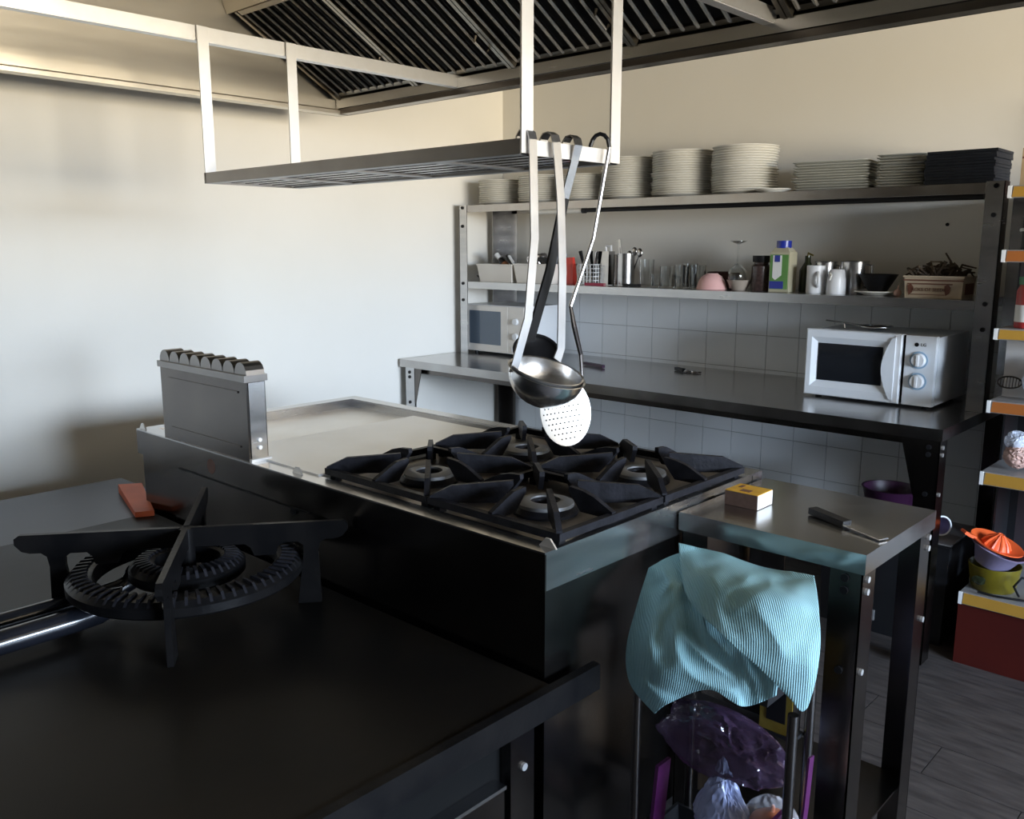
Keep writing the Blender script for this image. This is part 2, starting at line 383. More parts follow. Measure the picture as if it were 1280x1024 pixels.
# blank panel above the filters
P0 = F0 + fu*FL
b = B(); b.hexa([(HX0+.01, P0.y, P0.z), (HX1-.01, P0.y, P0.z), (HX1-.01, P0.y-.006, P0.z), (HX0+.01, P0.y-.006, P0.z), (HX0+.01, P0.y-.12, 2.62), (HX1-.01, P0.y-.12, 2.62), (HX1-.01, P0.y-.126, 2.62), (HX0+.01, P0.y-.126, 2.62)])
obj('upper_panel', b, 'steelwarm', hood)
BX1, BX2 = 1.183, 2.425
obj('support_bar', B().box(BX1-.004, BX1, HY0+.06, HY1-.008, 2.008, 2.046).box(BX1-.034, BX1-.004, HY0+.06, HY1-.008, 2.006, 2.010), 'steelbar', hood)
obj('support_bar', B().box(BX2-.004, BX2, HY0+.06, HY1-.05, 2.03, 2.068).box(BX2-.034, BX2-.004, HY0+.06, HY1-.05, 2.028, 2.032), 'steelbar', hood)

# ------------------------------------------------------------------ hanging rack
RX0, RX1, RY0, RY1, RZ0, RZ1 = 1.187, 2.42, -2.507, -2.182, 1.613, 1.643
rack = thing('hanging_rack', 'slatted stainless rack hanging from the hood over the burners', 'rack', ((RX0+RX1)/2, (RY0+RY1)/2, RZ0))
for (x, ztop, dx) in ((RX0, 2.045, 0), (RX1, 2.066, 0)):
    for y, ln in ((RY0, 1), (RY1, -1)):
        ya, yb = sorted((y, y + ln*.034))
        obj('post', B().box(x+.0005, x+.005, ya, yb, RZ0+.002 if x == RX1 else RZ1-.028, ztop), 'steelbar', rack)
obj('frame_bar', B().box(RX0, RX1, RY0, RY0+.004, RZ0, RZ1).box(RX0, RX1, RY0+.004, RY0+.03, RZ0, RZ0+.004), 'steelmid', rack)
obj('frame_bar', B().box(RX0, RX1, RY1-.004, RY1, RZ0, RZ1).box(RX0, RX1, RY1-.03, RY1-.004, RZ0, RZ0+.004), 'steelmid', rack)
obj('frame_bar', B().box(RX0-.004, RX0, RY0, RY1, RZ0, RZ1), 'steelmid', rack)
obj('frame_bar', B().box(RX1-.004, RX1, RY0+.004, RY1-.004, RZ0, RZ1), 'steelbar', rack)  # window-facing bar in paler steel, its lit look put into the colour
for k in range(6):
    y = RY0 + .035 + k*.046
    obj('slat', B().box(RX0+.004, RX1-.005, y, y+.026, RZ0+.005, RZ0+.010), 'steeldark', rack)  # slats coloured dark for the dark range reflected in their undersides
for x in (RX0+.28, RX0+.62, RX0+.95): obj('cross_bar', B().box(x, x+.03, RY0+.005, RY1-.005, RZ0+.0005, RZ0+.0045), 'steelmid', rack)

# ------------------------------------------------------------------ utensils hanging on the rack's right bar
BXH = RX1 + .002
def hook(y, zt=1.662, x=2.42): return [(x-.022, y, 1.625), (x-.022, y, zt-.012), (x-.014, y, zt-.002), (x-.002, y, zt), (x+.008, y, zt-.006), (x+.012, y, zt-.02)]
rim_n = Vector((.68*.20+.733*.26, -.733*.20+.68*.26, 1)).normalized(); rm = cone_basis(rim_n)
def bowl(R_, th=.0016, dep=.9, n=9):
    out = [(R_*math.sin(PI/2*i/n), -R_*dep*math.cos(PI/2*i/n)) for i in range(n+1)]
    inn = [((R_-th)*math.sin(PI/2*i/n), -(R_-th)*dep*math.cos(PI/2*i/n)) for i in range(n, -1, -1)]
    return out + [(R_+.003, .001), (R_+.002, .002)] + inn
bc = Vector((2.468, -2.474, 1.184))
t = thing('ladle', 'steel ladle leftmost on the rack, its strap handle brightly lit', 'ladle', (2.43, -2.488, 1.66))
at1 = bc + rm @ Vector((0,0,0)) + Vector((-.035, -.068, -.002))
obj('handle', B().strap(hook(-2.482) + [(2.434,-2.478,1.45), (2.437,-2.50,1.29), (2.436,-2.522,1.235), tuple(at1 + Vector((0,.002,0)))], .023, .003), 'handlesteel', t)
obj('ladle_bowl', B().lathe(bowl(.0795), bc - rim_n*.006, 32, rm), 'ladlesteel', t, smooth=40)
t = thing('ladle', 'steel ladle second from left on the rack with a deep bowl in front', 'ladle', (2.43, -2.41, 1.66))
at2 = Vector((2.434, -2.404, 1.196))
obj('handle', B().strap(hook(-2.41) + [(2.433,-2.396,1.53), (2.434,-2.389,1.38), (2.433,-2.390,1.22), tuple(at2)], .024, .003), 'handlesteel', t)
obj('ladle_bowl', B().lathe(bowl(.0745), bc, 32, rm), 'ladlesteel', t, smooth=40)
t = thing('serving_spoon', 'dark serving spoon with broad handle hanging behind the two ladles', 'spoon', (2.40, -2.335, 1.66))
obj('hook_strap', B().strap(hook(-2.338) + [(2.425,-2.338,1.62), (2.405,-2.35,1.53)], .024, .003), 'steel', t)
obj('handle', B().strap([(2.405,-2.349,1.535), (2.395,-2.385,1.38), (2.385,-2.43,1.25), (2.382,-2.434,1.235)], .026, .005), 'black', t)
mm = cone_basis((.55, -.35, .75))
obj('spoon_bowl', B().lathe(bowl(.052, .003, .35), (2.352, -2.375, 1.205), 24, mm), 'black', t, smooth=40)
t = thing('skimmer', 'white-lit round perforated skimmer hanging lowest below the ladle bowls', 'skimmer', (2.42, -2.25, 1.665))
hk = [(2.40,-2.256,1.625),(2.40,-2.256,1.65)] + [(2.418-.018*math.cos(PI*k/6), -2.256+.02*k/6, 1.65+.024*math.sin(PI*k/6)) for k in range(1,6)] + [(2.436,-2.236,1.645)]
obj('hook', B().tube(hk, .0045, 8), 'black', t)
obj('handle', B().tube([(2.436,-2.236,1.645),(2.43,-2.28,1.45),(2.42,-2.343,1.306)], .0045, 8), 'handlesteel', t)
obj('neck', B().tube([(2.42,-2.343,1.306),(2.422,-2.333,1.262),(2.428,-2.316,1.20),(2.436,-2.320,1.15)], [.004,.006,.005,.004], 8), 'steeldark', t)
b = B(); dm = cone_basis((.97, -.12, .20)); DR = .074
pr = [(0,-.012),(DR*.5,-.010),(DR*.85,-.004),(DR,0),(DR,.0015),(DR*.85,-.002),(DR*.5,-.008),(0,-.010)]
dc = Vector((2.445, -2.386, 1.083))
disc = obj('perforated_disc', b.lathe(pr, dc, 36, dm), 'steelbar', t, smooth=40)
hb = B()
for i in range(-5, 6):
    for j in range(-5, 6):
        x, y = (i + .5*(j % 2))*.0125, j*.0115
        rr = math.hypot(x, y)
        if rr < DR*.86:
            zz = -.0095 + .009*(rr/DR)**2 + .0006
            p = dc + dm @ Vector((x, y, zz)); q = dc + dm @ Vector((x, y, zz+.0012)); hb.cyl(p, q, .0018, seg=6)
obj('hole', hb, 'void', disc, kind='stuff')

# ------------------------------------------------------------------ counter along the back wall
CZ = .847
ct = thing('work_counter', 'long stainless work counter along the tiled back wall', 'counter', (1.38, -.41, 0))
obj('worktop', B().box(.02, 2.745, -.82, -.016, CZ-.004, CZ).box(.02, 2.745, -.82, -.816, CZ-.040, CZ-.004).box(2.741, 2.745, -.816, -.016, CZ-.040, CZ-.004).box(.02, .024, -.816, -.016, CZ-.040, CZ-.004), 'steelworn', ct)
obj('under_frame', B().box(.06, 2.70, -.78, -.75, CZ-.07, CZ-.006).box(.06, 2.70, -.10, -.07, CZ-.07, CZ-.006), 'steeldark', ct)
def angle_leg(parent, x, y, sx, sy, z0, z1, wd=.072, m='steeldark', holes=(), bolt='steelbar'):
    x0, x1 = sorted((x, x + sx*wd)); y0, y1 = sorted((y, y + sy*wd))
    b = B(); ya, yb = sorted((y, y + sy*.003)); xa, xb = sorted((x, x + sx*.003))
    b.box(x0, x1, ya, yb, z0, z1); b.box(xa, xb, y0, y1, z0, z1)
    l = obj('leg', b, m, parent)
    for h in holes:
        hb = B()
        hb.cyl((x + sx*.035, y, z1-h), (x + sx*.035, y - sy*.004, z1-h), .0085, seg=8)
        obj('bolt', hb, 'black' , l)
        hb = B(); hb.cyl((x, y + sy*.02, z1-h), (x - sx*.006, y + sy*.02, z1-h), .007, seg=8)
        obj('bolt', hb, bolt, l)
    return l
hs = (.025, .05, .185)
angle_leg(ct, .055, -.812, 1, 1, .02, CZ-.04, holes=hs, m='steel')
angle_leg(ct, 2.738, -.812, -1, 1, .02, CZ-.04, holes=hs)
angle_leg(ct, .055, -.03, 1, -1, .02, CZ-.04); angle_leg(ct, 2.738, -.03, -1, -1, .02, CZ-.04)
for x, s in ((.127, 1), (2.666, -1)):
    obj('gusset', B().prism([(0,0),(.055*s,0),(.005*s,-.19),(0,-.20)], (x, -.808, CZ-.042), (1,0,0), (0,0,1), (0,1,0), .003), 'steeldark', ct)
    obj('foot', B().cyl((x+(-.035 if s>0 else .035), -.777, 0), (x+(-.035 if s>0 else .035), -.777, .022), .02, seg=12), 'black', ct)
for x in (.09, 2.70): obj('foot', B().cyl((x, -.065, 0), (x, -.065, .022), .02, seg=12), 'black', ct)

# ------------------------------------------------------------------ two tier rack standing on the counter
S1, S2 = 1.244, 1.651
sh = thing('shelf_rack', 'two-tier stainless shelf rack standing on the back counter', 'shelf', (1.4, -.23, CZ+.001))
def shelf(z, lipm):
    b = B().box(.122, 2.69, -.405, -.055, z-.004, z).box(.122, 2.69, -.409, -.405, z-.036, z).box(.122, 2.69, -.055, -.051, z-.036, z).box(.122, 2.69, -.405, -.39, z-.036, z-.033)
    return obj('shelf_board', b, lipm, sh)
shelf(S1, 'steel'); shelf(S2, 'steelworn')
def upright(x, y, sx, sy, wd, holes):
    x0, x1 = sorted((x, x+sx*wd)); y0, y1 = sorted((y, y+sy*wd)); ya, yb = sorted((y, y+sy*.003)); xa, xb = sorted((x, x+sx*.003))
    l = obj('upright', B().box(x0, x1, ya, yb, CZ+.001, S2+.004).box(xa, xb, y0, y1, CZ+.001, S2+.004), 'steel', sh)
    for h in holes: obj('bolt', B().cyl((x+sx*wd*.45, y-.0005, h), (x+sx*wd*.45, y-.005, h), .0085, seg=8), 'black', l)
hh = (S2-.012, S2-.11, S1-.01, S1-.10)
upright(.062, -.412, 1, 1, .058, hh); upright(2.752, -.412, -1, 1, .060, hh)
upright(.062, -.052, 1, -1, .10, ()); upright(2.752, -.052, -1, -1, .060, ())
obj('tube_sleeve', B().cyl((.60, -.396, S2-.047), (.91, -.396, S2-.047), .0125, seg=12), 'tube', sh)
obj('hanging_rail', B().cyl((.905, -.396, S2-.047), (2.685, -.396, S2-.047), .010, seg=10).cyl((.905, -.396, S2-.047), (.925, -.396, S2-.047), .014, seg=10), 'black', sh)

# ------------------------------------------------------------------ plates on the top shelf
def round_plate(R_):
    return B().lathe([(0,0),(R_*.58,0),(R_*.62,.004),(R_*.97,.013),(R_,.0155),(R_*.99,.0175),(R_*.94,.0165),(R_*.62,.0085),(R_*.55,.0045),(0,.004)], seg=32)
def square_plate(wx, wy, hgt, lipw=.02):
    b = B(); n = 4
    def loop(ax, ay, z, rr):
        pts = []
        for (cx, cy, a0) in ((1,1,0),(-1,1,90),(-1,-1,180),(1,-1,270)):
            for k in range(4):
                a = math.radians(a0 + k*30); pts.append((cx*(ax-rr)+rr*math.cos(a), cy*(ay-rr)+rr*math.sin(a), z))
        return [b.bm.verts.new(p) for p in pts]
    L = [loop(wx/2-lipw, wy/2-lipw, 0, .015), loop(wx/2, wy/2, hgt*.85, .02), loop(wx/2, wy/2, hgt, .02), loop(wx/2-lipw, wy/2-lipw, .004, .015)]
    for A, D in zip(L, L[1:]):
        for k in range(16): b.bm.faces.new((A[k], A[(k+1)%16], D[(k+1)%16], D[k]))
    b.bm.faces.new(L[0][::-1]); b.bm.faces.new(L[3])
    return b
def stack(name, proto, cx, cy, z0, n, pitch, what, where, cat, group, jit=.004, rz=0, rj=0):
    for k in range(n):
        o = proto if k == 0 else proto.copy()
        if k: C.objects.link(o)
        o.location = (cx + R(-jit, jit), cy + R(-jit, jit), z0 + k*pitch + .0005)
        o.rotation_euler = (0, 0, rz + R(-rj, rj))
        pos = 'topmost' if k == n-1 else ORD[k] + ('' if k == 0 else ' from bottom')
        tag(o, f'{what}, {pos} of {where}', cat, group)
g = 'dinner plates stacked on the top shelf'
for cx, w_, n, where in ((.22, .27, 12, 'plate stack at the top shelf left end'), (.505, .27, 13, 'second plate stack from the left'), (.79, .27, 12, 'third plate stack from the left'),
                     (1.06, .28, 18, 'fourth plate stack from the left'), (1.356, .295, 19, 'fifth plate stack from the left'), (1.665, .285, 19, 'sixth plate stack from the left')):
    pr_ = obj('dinner_plate', round_plate(w_/2), 'porcelain', local=True, smooth=50)
    stack('dinner_plate', pr_, cx, -.225, S2, n, .0105, 'white dinner plate', where, 'plate', g, .004)
pr_ = obj('side_plate', round_plate(.075), 'porcelain', local=True, smooth=50)
stack('side_plate', pr_, 1.845, -.31, S2, 1, .01, 'small pale side plate', 'the gap right of the tallest plate stack', 'plate', 'small plates on the top shelf')
pr_['label'] = 'small pale side plate lying alone right of the tallest plate stack'; del pr_['group']
pr_ = obj('square_plate', square_plate(.30, .20, .012), 'greyplate', local=True, smooth=40)
stack('square_plate', pr_, 2.075, -.22, S2, 11, .0105, 'sage grey rectangular platter', 'wide grey stack', 'plate', 'grey platters on the top shelf', .007, .12, .05)
pr_ = obj('square_plate', square_plate(.18, .18, .012), 'greyplate', local=True, smooth=40)
stack('square_plate', pr_, 2.345, -.21, S2, 12, .0105, 'sage grey square plate', 'narrow grey stack beside slates', 'plate', 'grey square plates on the top shelf', .005, .15, .05)
pr_ = obj('slate_plate', B().box(-.118, .118, -.10, .10, 0, .0095), 'slate', local=True, bevel=.002)
stack('slate_plate', pr_, 2.578, -.235, S2, 12, .0102, 'black slate serving plate', 'black stack at top shelf right end', 'plate', 'black slates on the top shelf', .004, 0, .02)

# ------------------------------------------------------------------ things on the lower shelf
z = S1 + .0008
def tub(x0, x1, y0, y1, z0, z1, taper=.012, th=.003):
    b = B(); 
    def lp(e, zz): return [b.bm.verts.new(p) for p in ((x0+e,y0+e,zz),(x1-e,y0+e,zz),(x1-e,y1-e,zz),(x0+e,y1-e,zz))]
    L = [lp(taper, z0), lp(0, z1-.008), lp(-.004, z1-.006), lp(-.004, z1), lp(th, z1), lp(taper+th, z0+th)]
    for A, D in zip(L, L[1:]):
        for k in range(4): b.bm.faces.new((A[k], A[(k+1)%4], D[(k+1)%4], D[k]))
    b.bm.faces.new(L[0][::-1]); b.bm.faces.new(L[-1]); return b
b = B().ball((.137, -.27, z+.022), .05, 3, 1.0, 1.1, .4, .35, 3)
tag(obj('folded_cloth', b, 'cloth_dark', loc=(.137, -.27, z), smooth=60), 'small dark crumpled cloth beside the left upright of the shelf rack', 'cloth')
t = thing('storage_tub', 'white plastic tub left of its twin on the lower shelf', 'tub', (.29, -.27, z), group='white tubs on the lower shelf')
obj('tub_body', tub(.155, .412, -.37, -.17, z, z+.095), 'offwhite', t)
t = thing('storage_tub', 'white plastic tub second from left, holding a foil bag', 'tub', (.52, -.27, z), group='white tubs on the lower shelf')
obj('tub_body', tub(.428, .688, -.37, -.17, z, z+.10), 'offwhite', t)
t = thing('sauce_bottle', 'small dark bottle with white cap leaning in the left tub', 'bottle', (.27, -.27, z+.012))
ax = Vector((-.75, 0, .66)).normalized(); p0 = Vector((.325, -.28, z+.05))
obj('bottle_body', B().tube([p0, p0+ax*.03, p0+ax*.09, p0+ax*.11], [.017,.020,.020,.012], 12), 'black', t, smooth=40)
obj('label_band', B().cyl(p0+ax*.045, p0+ax*.07, .0205, seg=12), 'woodbrown', t)
obj('cap', B().cyl(p0+ax*.11, p0+ax*.122, .013, seg=12).cyl(p0+ax*.122, p0+ax*.145, .014, seg=12), 'white', t)
t = thing('lighter', 'dark kitchen lighter with white end lying in the left tub', 'lighter', (.34, -.26, z+.03))
p0 = Vector((.375, -.30, z+.07)); ax = Vector((-.6, .1, .6)).normalized()
obj('lighter_body', B().strap([p0, p0+ax*.05, p0+ax*.10], .016, .016), 'black', t); obj('white_end', B().strap([p0+ax*.03+Vector((.014,-.01,.01)), p0+ax*.085+Vector((.014,-.01,.01))], .014, .008), 'white', t)
b = B().ball((.53, -.27, z+.112), .072, 4, 1.1, .9, .6, .5, 9)
tag(obj('foil_parcel', b, 'foil', loc=(.53, -.27, z+.07), smooth=60), 'crumpled foil parcel lying in the right-hand white tub', 'parcel')
b = B().strap([(.57,-.325,z+.125),(.62,-.33,z+.12),(.665,-.325,z+.085)], .03, .02)
tag(obj('spatula', b, 'black', loc=(.55, -.31, z+.08)), 'black spatula sticking out of the foil in the right tub', 'spatula')
b = B().ball((.63, -.25, z+.145), .045, 4, .9, .9, 1, .5, 4)
tag(obj('plastic_bag', b, 'film', loc=(.63, -.25, z+.10), smooth=60), 'small clear crumpled bag above the right-hand white tub', 'bag')
t = thing('red_package', 'red and white food packet standing between the tubs and the cutlery cage', 'packet', (.745, -.28, z))
obj('packet_body', B().hexa([(.70,-.31,z),(.78,-.31,z),(.78,-.27,z),(.70,-.27,z),(.705,-.30,z+.13),(.77,-.30,z+.135),(.77,-.285,z+.135),(.705,-.285,z+.13)]), 'red', t, bevel=.006)
obj('white_panel', B().box(.702, .735, -.3115, -.3105, z+.005, z+.06), 'card', t)
# cutlery cage: wire grid
t = thing('cutlery_cage', 'white wire-grid cutlery basket holding dark handles', 'basket', (.875, -.28, z))
obj('cage_base', B().box(.825, .925, -.33, -.23, z, z+.004), 'white', t)
wb_ = B()
for k in range(6):
    q = .825 + k*.02; wb_.cyl((q,-.33,z), (q,-.33,z+.10), .0022, seg=5).cyl((q,-.23,z), (q,-.23,z+.10), .0022, seg=5)
    q2 = -.33 + k*.02; wb_.cyl((.825,q2,z), (.825,q2,z+.10), .0022, seg=5).cyl((.925,q2,z), (.925,q2,z+.10), .0022, seg=5)
    zz = z + .003 + k*.0195; wb_.cyl((.825,-.33,zz), (.925,-.33,zz), .0022, seg=5).cyl((.925,-.33,zz), (.925,-.23,zz), .0022, seg=5).cyl((.825,-.23,zz), (.925,-.23,zz), .0022, seg=5).cyl((.825,-.33,zz), (.825,-.23,zz), .0022, seg=5)
obj('wire_grid', wb_, 'white', t, kind='stuff')
for k, (x, lean, m_) in enumerate(((.85,-.25,'black'), (.875,.15,'steel'), (.895,.1,'black'), (.865,-.1,'black'))):
    b = B().tube([(x,-.28+.01*k,z+.006),(x+lean*.12,-.28+.01*k,z+.11),(x+lean*.19,-.28+.01*k,z+.165)], [.004,.007,.010], 8)
    tag(obj('dinner_fork' if m_ == 'steel' else 'dinner_knife', b, m_, loc=(x,-.28+.01*k,z+.006), smooth=40), ('black handle leaning leftmost in the wire cutlery basket','thin steel handle in the wire cutlery basket','black handle rightmost in the wire cutlery basket','short black handle at centre of the wire cutlery basket')[k], 'cutlery', None)
t = thing('box_grater', 'tall steel box grater standing right of the wire cutlery basket', 'grater', (.955, -.25, z))
obj('grater_body', B().hexa([(.935,-.29,z),(.985,-.29,z),(.985,-.22,z),(.935,-.22,z),(.94,-.28,z+.165),(.98,-.28,z+.165),(.98,-.23,z+.165),(.94,-.23,z+.165)]), 'steel', t, bevel=.003)
obj('grater_handle', B().tube([(.945,-.255,z+.165),(.945,-.255,z+.19),(.975,-.255,z+.19),(.975,-.255,z+.165)], .006, 8), 'white', t)
t = thing('cutlery_holder', 'dark steel cylinder cutlery pot left of the brighter one', 'pot', (1.022, -.25, z), group='steel cutlery pots on the lower shelf')
def pot(cx, cy, r_, h, m_, t): obj('pot_body', B().lathe([(0,0),(r_,0),(r_,h),(r_-.002,h),(r_-.002,.003),(0,.003)], (cx,cy,z), 24), m_, t, smooth=40)
pot(1.022, -.25, .026, .15, 'steeldark', t)
t = thing('cutlery_holder', 'bright steel cylinder cutlery pot full of spoons', 'pot', (1.085, -.28, z), group='steel cutlery pots on the lower shelf')
pot(1.085, -.28, .042, .155, 'steel', t)
for k, (dx, dy, lx, ln) in enumerate(((-.02,0,-.18,.20),(0,.01,.22,.17),(.012,-.012,.1,.15),(.02,.01,.35,.17))):
    x, y = 1.085+dx*.6, -.28+dy; d = Vector((lx, .05, 1)).normalized(); e = Vector((x,y,z+.006)) + d*(ln-.02)
    t = thing('table_spoon', ('knife blade leaning leftmost out of the steel cutlery pot','tilted fork second from right in the steel cutlery pot','round spoon bowl facing out of the steel cutlery pot','spoon leaning rightmost out of the steel cutlery pot')[k], 'cutlery', (x, y, z+.006))
    obj('stem', B().tube([(x,y,z+.006), e], .003, 6), 'steel', t)
    if k == 0: obj('blade', B().strap([e - d*.03, e, e + d*.04], .014, .003, (1,0,0)), 'steel', t)
    else: obj('spoon_head', B().ball(e + d*.012, .022, 2, .75, .3, 1), 'steel', t, smooth=60)
def tumbler(name, cx, cy, r_, h, label, group=None):
    t = thing(name, label, 'glass', (cx, cy, z), group=group)
    obj('glass_body', B().lathe([(0,0),(r_*.88,0),(r_,h),(r_-.003,h),(r_*.88-.003,.006),(0,.006)], (cx,cy,z), 20), 'glass', t, smooth=40)
    return t
G = 'drinking glasses on the lower shelf'
tumbler('highball_glass', 1.205, -.28, .035, .128, 'tall clear highball glass right of the cutlery pots', G)
tumbler('shot_glass', 1.272, -.30, .024, .062, 'smallest clear glass, right of the tall highball glass', G)
tumbler('tumbler_glass', 1.336, -.30, .036, .098, 'clear tumbler in front of the group, right of the smallest glass', G)
tumbler('tumbler_glass', 1.405, -.22, .036, .11, 'clear tumbler standing at the back of the glass group', G)
tumbler('tumbler_glass', 1.418, -.305, .036, .105, 'clear tumbler second from the pink bowl', G)
tumbler('tumbler_glass', 1.497, -.30, .036, .107, 'clear tumbler touching distance from the pink bowl', G)
def knife(name, label, a, c_, m_, cat='knife', hl=.45, wd=.02):
    a, c_ = Vector(a), Vector(c_); mid = a + (c_-a)*hl; t = thing(name, label, cat, a)
    obj('handle', B().strap([a, a+(mid-a)*.5, mid], wd*.9, .014, (0,.3,1) if False else (c_-a).cross(Vector((0,0,1)))), m_, t, bevel=.002)
    obj('blade', B().strap([mid, mid+(c_-mid)*.6, c_-(c_-mid)*.04], wd, .0025, (c_-a).cross(Vector((0,0,1)))), 'steel', t)
    return t
knife('paring_knife', 'crimson-handled knife lying at the front of the lower shelf', (.92,-.385,z+.008), (1.08,-.375,z+.006), 'crimson', hl=.7)
knife('paring_knife', 'black-handled knife lying in front of the highball glass', (1.22,-.355,z+.008), (1.06,-.345,z+.006), 'black', hl=.6)
b = B().lathe([(0,.0),(.05,0),(.075,.075),(.072,.075),(.048,.005),(0,.005)], (1.565,-.19,z), 28)
tag(obj('brown_bowl', b, 'brownbowl', loc=(1.565,-.19,z), smooth=40), 'dark brown bowl standing behind the upturned pink bowl', 'bowl')
b = B().lathe([(.066,0),(.068,.002),(.058,.035),(.045,.058),(.03,.066),(.026,.071),(0,.071)], (1.575,-.31,z), 28)
b.lathe([(.064,0),(.055,.033),(.043,.055),(0,.064)], (1.575,-.31,z), 28)
tag(obj('pink_bowl', b, 'pink', loc=(1.575,-.31,z), smooth=40), 'pale pink bowl turned upside down on the lower shelf', 'bowl')
b = B().lathe([(0,0),(.03,0),(.032,.004),(.056,.045),(.053,.045),(.03,.008),(0,.008)], (1.70,-.29,z), 28)
tag(obj('beige_bowl', b, 'beige', loc=(1.70,-.29,z), smooth=40), 'small beige bowl under the upturned wine glass', 'bowl')
t = thing('wine_glass', 'clear wine glass standing upside down in the beige bowl', 'glass', (1.688,-.29,z+.0085))
zz = z+.0085
obj('glass_bowl', B().lathe([(.034,0),(.041,.05),(.038,.078),(.018,.098),(.005,.106),(.005,.103),(.016,.095),(.036,.077),(.039,.05),(.032,0)], (1.688,-.29,zz), 24), 'glass', t, smooth=50)
obj('stem', B().cyl((1.688,-.29,zz+.104), (1.688,-.29,zz+.19), .004, seg=10), 'glass', t)
obj('foot', B().lathe([(0,.19),(.008,.19),(.036,.203),(.036,.205),(0,.204)], (1.688,-.29,zz), 24), 'glass', t, smooth=40)
t = thing('pepper_jar', 'dark peppercorn jar with black lid left of the blue-capped bottle', 'jar', (1.795,-.28,z))
obj('jar_body', B().lathe([(0,0),(.038,0),(.040,.004),(.040,.105),(.034,.112),(.030,.114),(.030,.122),(0,.122)], (1.795,-.28,z), 24), 'pepper', t, smooth=40)
obj('lid', B().lathe([(0,.122),(.035,.122),(.037,.125),(.037,.150),(0,.150)], (1.795,-.28,z), 24), 'black', t, smooth=40)
t = thing('seasoning_bottle', 'plastic bottle with blue cap and green label on the lower shelf', 'bottle', (1.90,-.29,z))
obj('bottle_body', B().box(1.856, 1.944, -.325, -.255, z, z+.165), 'oil', t, bevel=.012, smooth=40)
obj('shoulder', B().hexa([(1.858,-.323,z+.163),(1.942,-.323,z+.163),(1.942,-.257,z+.163),(1.858,-.257,z+.163),(1.872,-.312,z+.185),(1.928,-.312,z+.185),(1.928,-.268,z+.185),(1.872,-.268,z+.185)]), 'oil', t)
obj('cap', B().cyl((1.90,-.29,z+.182), (1.90,-.29,z+.212), .031, seg=20), 'blue', t, smooth=40)
lb = obj('label', B().box(1.860, 1.940, -.3272, -.3252, z+.012, z+.155), 'green', t)
obj('white_panel', B().prism([(1.872,z+.060),(1.885,z+.05),(1.912,z+.070),(1.912,z+.152),(1.872,z+.152)], (0,-.3279,0), (1,0,0), (0,0,1), (0,1,0), .0012), 'card', lb)
obj('blue_badge', B().box(1.880, 1.904, -.3296, -.3288, z+.125, z+.152), 'blue', lb)
obj('blue_band', B().box(1.860, 1.922, -.3284, -.3274, z+.014, z+.045), 'blue', lb)
t = thing('oil_bottle', 'small dark olive bottle behind the blue-capped bottle', 'bottle', (1.975,-.22,z))
obj('bottle_body', B().lathe([(0,0),(.03,0),(.032,.004),(.032,.09),(.012,.125),(.012,.15),(0,.15)], (1.975,-.22,z), 20), 'olive', t, smooth=40)
obj('pourer', B().tube([(1.975,-.22,z+.15),(1.975,-.22,z+.162),(2.0,-.225,z+.152)], .004, 6), 'yellow', t)
t = thing('coffee_mug', 'tall white mug with its handle to the right on the lower shelf', 'mug', (2.055,-.30,z))
def mug(cx, cy, r_, h, m_, t, ang, hr=.026, hm=None):
    obj('mug_body', B().lathe([(0,0),(r_*.95,0),(r_,.004),(r_,h),(r_-.004,h),(r_-.004,.006),(0,.006)], (cx,cy,z), 28), m_, t, smooth=40)
    d = Vector((math.cos(ang), math.sin(ang), 0)); pts = [Vector((cx,cy,z+h*.5)) + d*(r_-.003+hr*1.0*math.sin(PI*k/8)) + Vector((0,0,hr*1.15*math.cos(PI*k/8))) for k in range(9)]
    obj('mug_handle', B().tube(pts, .006, 8), hm or m_, t, smooth=40)
mug(2.050, -.30, .036, .112, 'white', t, -.95)
t = thing('milk_jug', 'small white jug beside the tall white mug', 'jug', (2.140,-.305,z))
obj('jug_body', B().lathe([(0,0),(.037,0),(.038,.004),(.036,.06),(.030,.095),(.027,.098),(.027,.092),(.033,.06),(.034,.006),(0,.006)], (2.140,-.305,z), 24), 'white', t, smooth=40)
obj('spout', B().prism([(0,0),(.018,.022),(.0,.03)], (2.140-.012,-.340,z+.055), (.5,-.3,0), (0,0,1), (.6,.6,0), .006), 'porcelain', t)
def canister(cx, cy, r_, h, label):
    t = thing('steel_canister', label, 'canister', (cx,cy,z), group='polished steel canisters on the lower shelf')
    obj('canister_body', B().lathe([(0,0),(r_,0),(r_,h),(r_-.002,h),(r_-.002,.004),(0,.004)], (cx,cy,z), 28), 'steel', t, smooth=40)
    obj('rim', B().ring((cx,cy,z+h), r_-.001, .003, 28), 'steel', t, smooth=60)
    obj('canister_handle', B().tube([(cx+r_-.002,cy-.012,z+h-.012),(cx+r_+.022,cy-.016,z+h-.014),(cx+r_+.024,cy-.016,z+.03),(cx+r_-.002,cy-.012,z+.025)], .0045, 6), 'steel', t)
canister(2.045, -.195, .045, .125, 'polished steel canister behind the tall white mug')
canister(2.165, -.19, .055, .128, 'wide polished steel canister behind the small white jug')
t = thing('saucer', 'white saucer under the black bowl on the lower shelf', 'saucer', (2.295,-.28,z))
obj('saucer_body', B().lathe([(0,0),(.045,0),(.05,.003),(.085,.014),(.084,.017),(.05,.008),(0,.006)], (2.295,-.28,z), 28), 'porcelain', t, smooth=40)
b = B().lathe([(0,0),(.035,0),(.038,.004),(.074,.066),(.071,.066),(.036,.008),(0,.008)], (2.297,-.28,z+.0155), 28)
tag(obj('black_bowl', b, 'black', loc=(2.297,-.28,z+.0155), smooth=40), 'black bowl with sloping sides standing on a white saucer', 'bowl')
